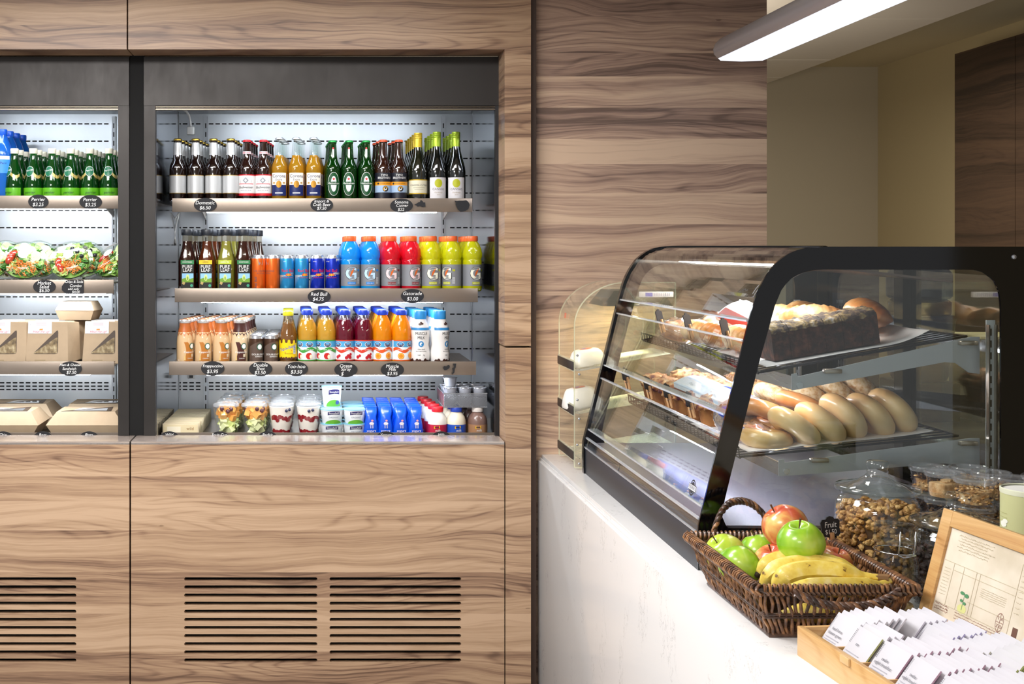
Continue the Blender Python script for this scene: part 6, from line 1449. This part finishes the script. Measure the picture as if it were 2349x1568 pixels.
jar('knob-lidded glass jar of dark cookies behind the bamboo tea chest', 2198, 2.36, .0885, .86, dkf, 300, .112, 2, 'dark_cookies', mat('#1c110d', .8))
X = PX(2053, 2.335); t = thing('clip_jar', 'small wire-clip glass jar with tan cookies at the bottom', 'jar', (X, 2.335, ZC)); r = .0435
m = MB(); m.lathe([(r*.8, 0), (r*.98, .005), (r, .014), (r, .098), (r*.95, .112), (r*.85, .122), (r*.83, .128), (r*.86, .131), (r*.86, .140)], gj, 40); m.f.pop(); m.mi.pop(); m.build('body', t, smooth=60)
m = MB(); m.lathe([(r*.86, .142), (r*.92, .144), (r*.93, .150), (r*.88, .155), (r*.88, .172), (r*.84, .178), (r*.6, .180), (0, .179)], gj, 40); m.build('lid', t, smooth=60)
m = MB(); cwm = mat('#c9cbd0', .2, 1); m.tube([(r*.875*cos(a), r*.875*sin(a), .126) for a in [2*pi*k/32 for k in range(32)]], .0014, cwm, 6, closed=True)
for x in (-.012, .018): m.tube([(x, -r*.9, .124), (x-.002, -r*.97, .134), (x, -r*1.0, .150), (x+.002, -r*.93, .163), (x+.006, -r*.8, .170)], .0016, cwm, 6)
m.tube([(-.014, -r*.93, .126), (-.006, -r*1.03, .122), (.006, -r*1.06, .125), (.020, -r*.93, .126)], .0020, cwm, 6); m.build('wire_clip', t, smooth=60)
m = MB(); tan = ramp_mat([(.35, '#a07a44'), (.5, '#c9a468'), (.7, '#dcc08a')], 40, rough=.7, bump=.5)
for k, (a, z, tl) in enumerate(((0, .014, .1), (1, .026, -.2), (2.4, .038, .3), (.6, .046, .8), (4, .03, 1.1))): m.lathe([(.026, 0), (.028, .004), (.026, .009)], tan, 20, ax=Matrix.Translation((.006*cos(a), .006*sin(a), z)) @ Matrix.Rotation(tl*.6, 4, 'Y'))
m.build('cookies', t)
# stacked snack cups
gran = ramp_mat([(.34, '#6b4420'), (.46, '#b98a4e'), (.60, '#dcb87e'), (.75, '#f0dcb4')], 60, rough=.65, bump=.6, bscale=220); dark_fr = ramp_mat([(.40, '#1c1014'), (.5, '#4a2a1c'), (.58, '#b98a50'), (.7, '#d9bb88')], 40, rough=.5, bump=.5); shortb = ramp_mat([(.35, '#b98c52'), (.5, '#d6b07a'), (.7, '#e6cb9c')], 50, rough=.75, bump=.5)
cpm = thin('#fafbfc', 1.47, .03, haze=.03)
def snack(kind):
    t = thing('snack_cup', '', 'snack cup'); r = .0385; m = MB(); m.lathe([(r*.78, 0), (r*.80, .002), (r*.97, .047), (r*1.02, .048)], cpm, 30); m.f.pop(); m.mi.pop(); m.build('cup', t, smooth=60)
    m = MB(); m.lathe([(r*1.04, .046), (r*1.06, .048), (r*1.06, .054), (r*1.0, .0565), (r*.92, .0555), (r*.90, .052), (0, .0515)], thin('#f6f8fa', 1.5, .04, haze=.06), 30)
    m.build('lid', t, smooth=40)
    rnd = random.Random(kind); m = MB()
    if kind == 2:
        m.lathe([(r*.74, .003), (r*.78, .012)], shortb, 20); m.bbox(-.024, .024, -.022, .022, .008, .032, shortb, .004); m.blob((.008, .0, .034), (.016, .014, .006), shortb, 2, .4, 3)
    else:
        g = gran if kind == 1 else dark_fr; m.lathe([(r*.73, .003), (r*.84, .030), (0, .034)], g, 20)
        for k in range(110):
            a = rnd.uniform(0, 6.28); z = rnd.uniform(.004, .036); rr = (r*(.76+.1*z/.03)) if k % 3 else r*.8*sqrt(rnd.random()); z = z if k % 3 else .034
            q = rnd.uniform(.0025, .0048); m.blob((rr*cos(a), rr*sin(a), z), (q, q, q*.6), (mat('#2a1a20', .4) if k % 17 == 0 else g), k, .4, 2, 7, 5)
    o = m.build(['dried_fruit_mix', 'granola', 'shortbread'][kind], t, smooth=50); o['kind'] = 'stuff' if kind != 2 else 'thing'
    return t
pro = [snack(0), snack(1), snack(2)]; used_ = set()
stk = [(2236, 2.475, [1, 0, 1, 1], 'front left stack'), (2167, 2.548, [0, 0, 0, 2], 'stack second from the left'), (2131, 2.613, [0, 0, 0, 0], 'leftmost stack'), (2222, 2.605, [1, 1, 2, 1], 'rear stack behind the second one'), (2274, 2.545, [1, 2, 1, 1], 'rear stack right of centre'), (2326, 2.480, [1, 1, 1, 1], 'stack cut by the canister'), (2392, 2.5, [1, 1, 1, 1], 'stack at the right picture edge')]
for px, Y, kinds, nm in stk:
    for lv, kd in enumerate(kinds):
        lab = '%s snack cup, %s, %s' % (['fruit and nut', 'granola', 'shortbread'][kd], ['bottom layer', 'second layer', 'third layer', 'topmost layer'][lv], nm); loc = (PX(px, Y), Y, ZC+.013+.0578*lv)
        if kd not in used_: used_.add(kd); pro[kd].location = loc; tag(pro[kd], lab, None, 'stacked snack cups'); pro[kd].rotation_euler = (0, 0, .3)
        else: dup(pro[kd], loc, random.uniform(0, 6), lab, 'stacked snack cups')
t = thing('serving_tray', 'dark tray under the stacked snack cups', 'tray', (1.435, 2.54, ZC)); m = MB(); m.bbox(-.112, .18, -.115, .105, .0, .012, mat('#1c1b1e', .4), .003); m.build('tray', t)
# pale green canister
Y = 2.22; X = PX(2303, Y)+.05; t = thing('tea_canister', 'pale green canister with white print at the right picture edge', 'canister', (X, Y, ZC)); pg = mat('#c6c894', .45)
m = MB(); m.lathe([(.049, 0), (.050, .002), (.050, .262)], pg, 40); m.build('body', t); m = MB(); m.lathe([(.0505, .262), (.0508, .264), (.0508, .271), (.049, .272), (.048, .270)], mat('#dfe2c8', .4), 40); m.f.pop(); m.mi.pop(); m.lathe([(.0475, .268), (.0, .2685)], mat('#f0f0ea', .5), 30); m.build('lid', t)
m = MB(); f = cyl(.0503, rot=-1.25)
for (u, v, a_, b_) in ((-.018, .205, .010, .006), (-.012, .211, .007, .004), (-.028, .168, .012, .007), (-.016, .160, .014, .006), (-.034, .150, .01, .008), (-.02, .142, .012, .006), (.01, .18, .012, .01)): m.dell(f, u, v, a_, b_, mat('#eff0e4', .5), .0003, 9)
for k in range(10): m.drect(f, -.036+.002*(k % 3), -.008, .225-.008*k, .2262-.008*k, mat('#b4b47c', .5), .0002, 4)
m.build('print', t, smooth=0)

# ------------------------------------------------------------------ bamboo tea chest and tea bags
bam = wood('bamboo', '#a87840', '#c2935a', '#cda36a', '#d9b27c', axis='X', rough=.35, bands=3, zs=5, coat=.2); bamY = wood('bamboo_side', '#a87840', '#c2935a', '#cda36a', '#d9b27c', axis='Y', rough=.35, bands=3, zs=5, coat=.2)
ang = radians(5); tbx = thing('tea_chest', 'open bamboo tea chest holding paper tea bags on the counter', 'tea box', (.867, 2.095, ZC), ang)
BW_, BL, BH = .275, .40, .053
m = MB(); m.bbox(0, .011, -BL, 0, 0, BH, bamY, .0012); m.bbox(BW_-.011, BW_, -BL, 0, 0, BH, bamY, .0012); m.bbox(.0105, BW_-.0105, -.009, -.0005, .0, BH-.0005, bam, .001); m.bbox(.0105, BW_-.0105, -BL+.0005, -BL+.009, 0, BH-.0005, bam, .001)
m.box(.0105, BW_-.0105, -BL+.009, -.009, .002, .008, bam); m.bbox(-.004, .001, -.175, -.148, BH-.012, BH+.0005, mat('#d9b27c', .4), .001); m.build('box', tbx)
m = MB(); ds = [-.080, -.157, -.234, -.311]
for y in ds: m.box(.0105, BW_-.0105, y-.002, y+.002, .008, BH-.012, bam)
m.box(.133, .137, -BL+.009, -.009, .008, BH-.014, bam); m.build('divider', tbx)
# lid with the printed sheet
lw, lh = .47, .196; V_ = Vector((.05, 0, .19)).normalized(); O_ = Vector((.277, .071, .050)); fl = flat(O_, (0, -1, 0), V_)
def lbox(m, u0, u1, v0, v1, n0, n1, mt):
    vs = [fl(u, v, n) for n in (n0, n1) for v in (v0, v1) for u in (u0, u1)]; m.add(vs, [(0, 2, 3, 1), (4, 5, 7, 6), (0, 1, 5, 4), (2, 6, 7, 3), (0, 4, 6, 2), (1, 3, 7, 5)], mt)
m = MB(); fw = .029; lbox(m, 0, fw, 0, lh, -.016, .006, bam); lbox(m, lw-fw, lw, 0, lh, -.016, .006, bam); lbox(m, fw, lw-fw, lh-fw, lh, -.016, .006, bamY); lbox(m, fw, lw-fw, 0, .008, -.016, .006, bamY); lbox(m, .01, lw-.01, .01, lh-.01, -.018, -.0155, bamY)
ld = m.build('lid', tbx, smooth=0, bevel=.0012)
parch = ramp_mat([(.3, '#cbbfa8'), (.5, '#dacfbb'), (.7, '#e4dac8')], 14, rough=.55)
m = MB(); f = lambda u, v, l: fl(u, v, .0005+l); ink = mat('#bdb094', .7); brn = mat('#8d5c50', .7)
m.drect(f, fw, lw-fw, .008, lh-fw, parch, 0, 1)
def ln(u0, v0, u1, v1, w_=.0005, mt=ink):
    d = Vector((u1-u0, v1-v0)).normalized(); n = Vector((-d.y, d.x))*w_; m.dpoly(f, [(u0-n.x, v0-n.y), (u1-n.x, v1-n.y), (u1+n.x, v1+n.y), (u0+n.x, v0+n.y)], mt, .0004)
ln(.032, .107, .43, .107); ln(.032, .030, .43, .030); ln(.07, .024, .07, .158) if 0 else None
for u in (.060, .088, .122, .132, .225, .36): ln(u, .030, u, .107 if u < .2 else .150)
ln(.06, .095, .225, .095); ln(.115, .052, .225, .052)
def scrib(u, v, L_, a_=.0016, mt=ink, w_=.00035, fr=420):
    n = max(4, int(L_/.0011)); rnd = random.Random(int(u*9999+v*777)); p = [(u+L_*i/n, v+a_*(rnd.random()-.3)*(1 if rnd.random() > .15 else 0)) for i in range(n+1)]
    for a, b in zip(p, p[1:]): ln(*a, *b, w_, mt)
for k in range(6): scrib(.055+.006*(k % 2), .158-.0052*k, .095-.008*(k % 3), .003)
for k in range(5): scrib(.142, .084-.0035*k, .065, .0015)
for k in range(3): scrib(.034, .0275-.005*k, .038, .004, brn)
for k in range(3): scrib(.090, .0255-.0050*k, .12, .0022, brn, .00028)
for k in range(9): scrib(.036, .094-.006*k, .018, .0015); scrib(.229, .14-.009*k, .012, .002)
gr = mat('#4f8a5c', .6); m.dell(f, .105, .036, .012, .008, mat('#cfd08a', .7), .0002, 20)
m.drect(f, .1046, .1054, .034, .062, gr, .0006, 1)
for (u, v, a_, b_) in ((.099, .063, .006, .0030), (.111, .061, .0055, .0036), (.1005, .050, .004, .0026), (.1095, .047, .004, .0026)): m.dell(f, u, v, a_, b_, gr, .0008, 14)
m.dell(f, .203, .043, .0095, .0160, brn, .0005, 30, ri=.94); ln(.203, .027, .203, .059, .0004, brn); ln(.1935, .043, .2125, .043, .0004, brn)
for s_t, u, v in (('T', .1988, .0495), ('A', .2072, .0495), ('Z', .1988, .0365), ('O', .2072, .0365)): m.dtext(f, s_t, u, v, .0078, brn, .0007)
m.drect(f, .236, .248, .018, .046, mat('#6b4a3c', .6), .0005, 1)
m.build('printed_sheet', ld, smooth=0)
# tea bags face the customer side and lean away from it
env = mat('#c4c3c9', .55); SIDE = ['#cfa9bc', '#b9b2e0', '#c9d08a', '#e6e2ea']
def teabag(txt, sc):
    t = thing('tea_bag', '', 'tea bag'); a = radians(36); f0 = flat((0, 0, 0), (0, -1, 0), (sin(a), 0, cos(a))); w_, h_ = .066, .082
    m = MB(); nu, nv = 8, 8
    def fr(u, v, s): return f0((u-.5)*w_, v*h_, s*(.0014+.0018*(sin(pi*u)*sin(pi*v))**.6)+.0025*sin(u*5)*v)
    m.sheet(lambda u, v: fr(u, v, 1), nu, nv, env); m.sheet(lambda u, v: fr(1-u, v, -1), nu, nv, mat(sc, .55)); 
    rim = [(i/nu, 0) for i in range(nu)]+[(1, i/nv) for i in range(nv)]+[(1-i/nu, 1) for i in range(nu)]+[(0, 1-i/nv) for i in range(nv)]
    m.add([fr(u, v, s) for s in (-1, 1) for u, v in rim], [(i, (i+1) % 32, 32+(i+1) % 32, 32+i) for i in range(32)], mat(sc, .55))
    m.build('envelope', t, smooth=60)
    if txt:
        m = MB(); g = lambda u, v, l: f0(u, v, .0030+.0025*sin((u/w_+.5)*5)*(v/h_)+l); tk = mat('#5c5b66', .6)
        for k, s in enumerate(txt): m.dtext(g, s, -.003, .052-.0090*k, .0080, tk, .0016, sx=.8)
        for k in range(6): m.drect(g, -.024, .014-.004*(k % 3), .034-.0048*k, .0353-.0048*k, mat('#a4a3ae', .6), .0013, 8)
        for k in range(9): m.drect(g, -.030, -.028, .050+.003*k, .0518+.003*k, tk, .0003, 1)
        m.build('print', t, smooth=0)
    return t
first = [teabag(['decaf lotus', 'blossom green'], SIDE[3]), teabag(['zen', ''], SIDE[2]), teabag(['awake', 'english breakfast'], SIDE[0])]
plain_ = [teabag(None, c) for c in SIDE]; usedp = set(); usedf = set()
Rz = Matrix.Rotation(ang, 3, 'Z')
cn = ['farthest compartment', 'second farthest compartment', 'third compartment', 'fourth compartment', 'nearest compartment']; nth = ['first', 'second', 'third', 'fourth', 'fifth', 'sixth', 'seventh', 'eighth', 'ninth']
for c in range(5):
    yc = -.0445-.077*c
    for col in range(2):
        n = [8, 4, 9, 9, 9][c] if col == 0 else [5, 7, 9, 9, 8][c]; x0 = [.024, .018, .020, .020, .020][c] if col == 0 else .142
        stepx = .0118 if col == 0 else .0098
        for k in range(n):
            loc = Vector(tbx.location)+Rz @ Vector((x0+stepx*k, yc+random.uniform(-.003, .003), .012+.003*random.random()+(.004*k if col and c > 2 else .001*k)))
            lab = 'paper tea bag, %s in the %s half, %s' % (nth[k], 'left' if col == 0 else 'hinge-side', cn[c]); rz = ang+random.uniform(-.05, .05)
            if col == 0 and k == 0:
                i = [0, 1, 2, 2, 2][c]
                if i not in usedf: usedf.add(i); o = first[i]; o.location = loc; o.rotation_euler = (0, 0, rz); tag(o, lab, None, 'paper tea bags'); continue
                dup(first[i], loc, rz, lab, 'paper tea bags'); continue
            i = {(0, 0): 3, (1, 0): 3, (2, 0): 0, (3, 0): 0, (4, 0): 0, (0, 1): 3, (1, 1): 1, (2, 1): 3, (3, 1): 2, (4, 1): 2}[(c, col)]
            if i not in usedp: usedp.add(i); o = plain_[i]; o.location = loc; o.rotation_euler = (0, 0, rz); tag(o, lab, None, 'paper tea bags')
            else: dup(plain_[i], loc, rz, lab, 'paper tea bags')
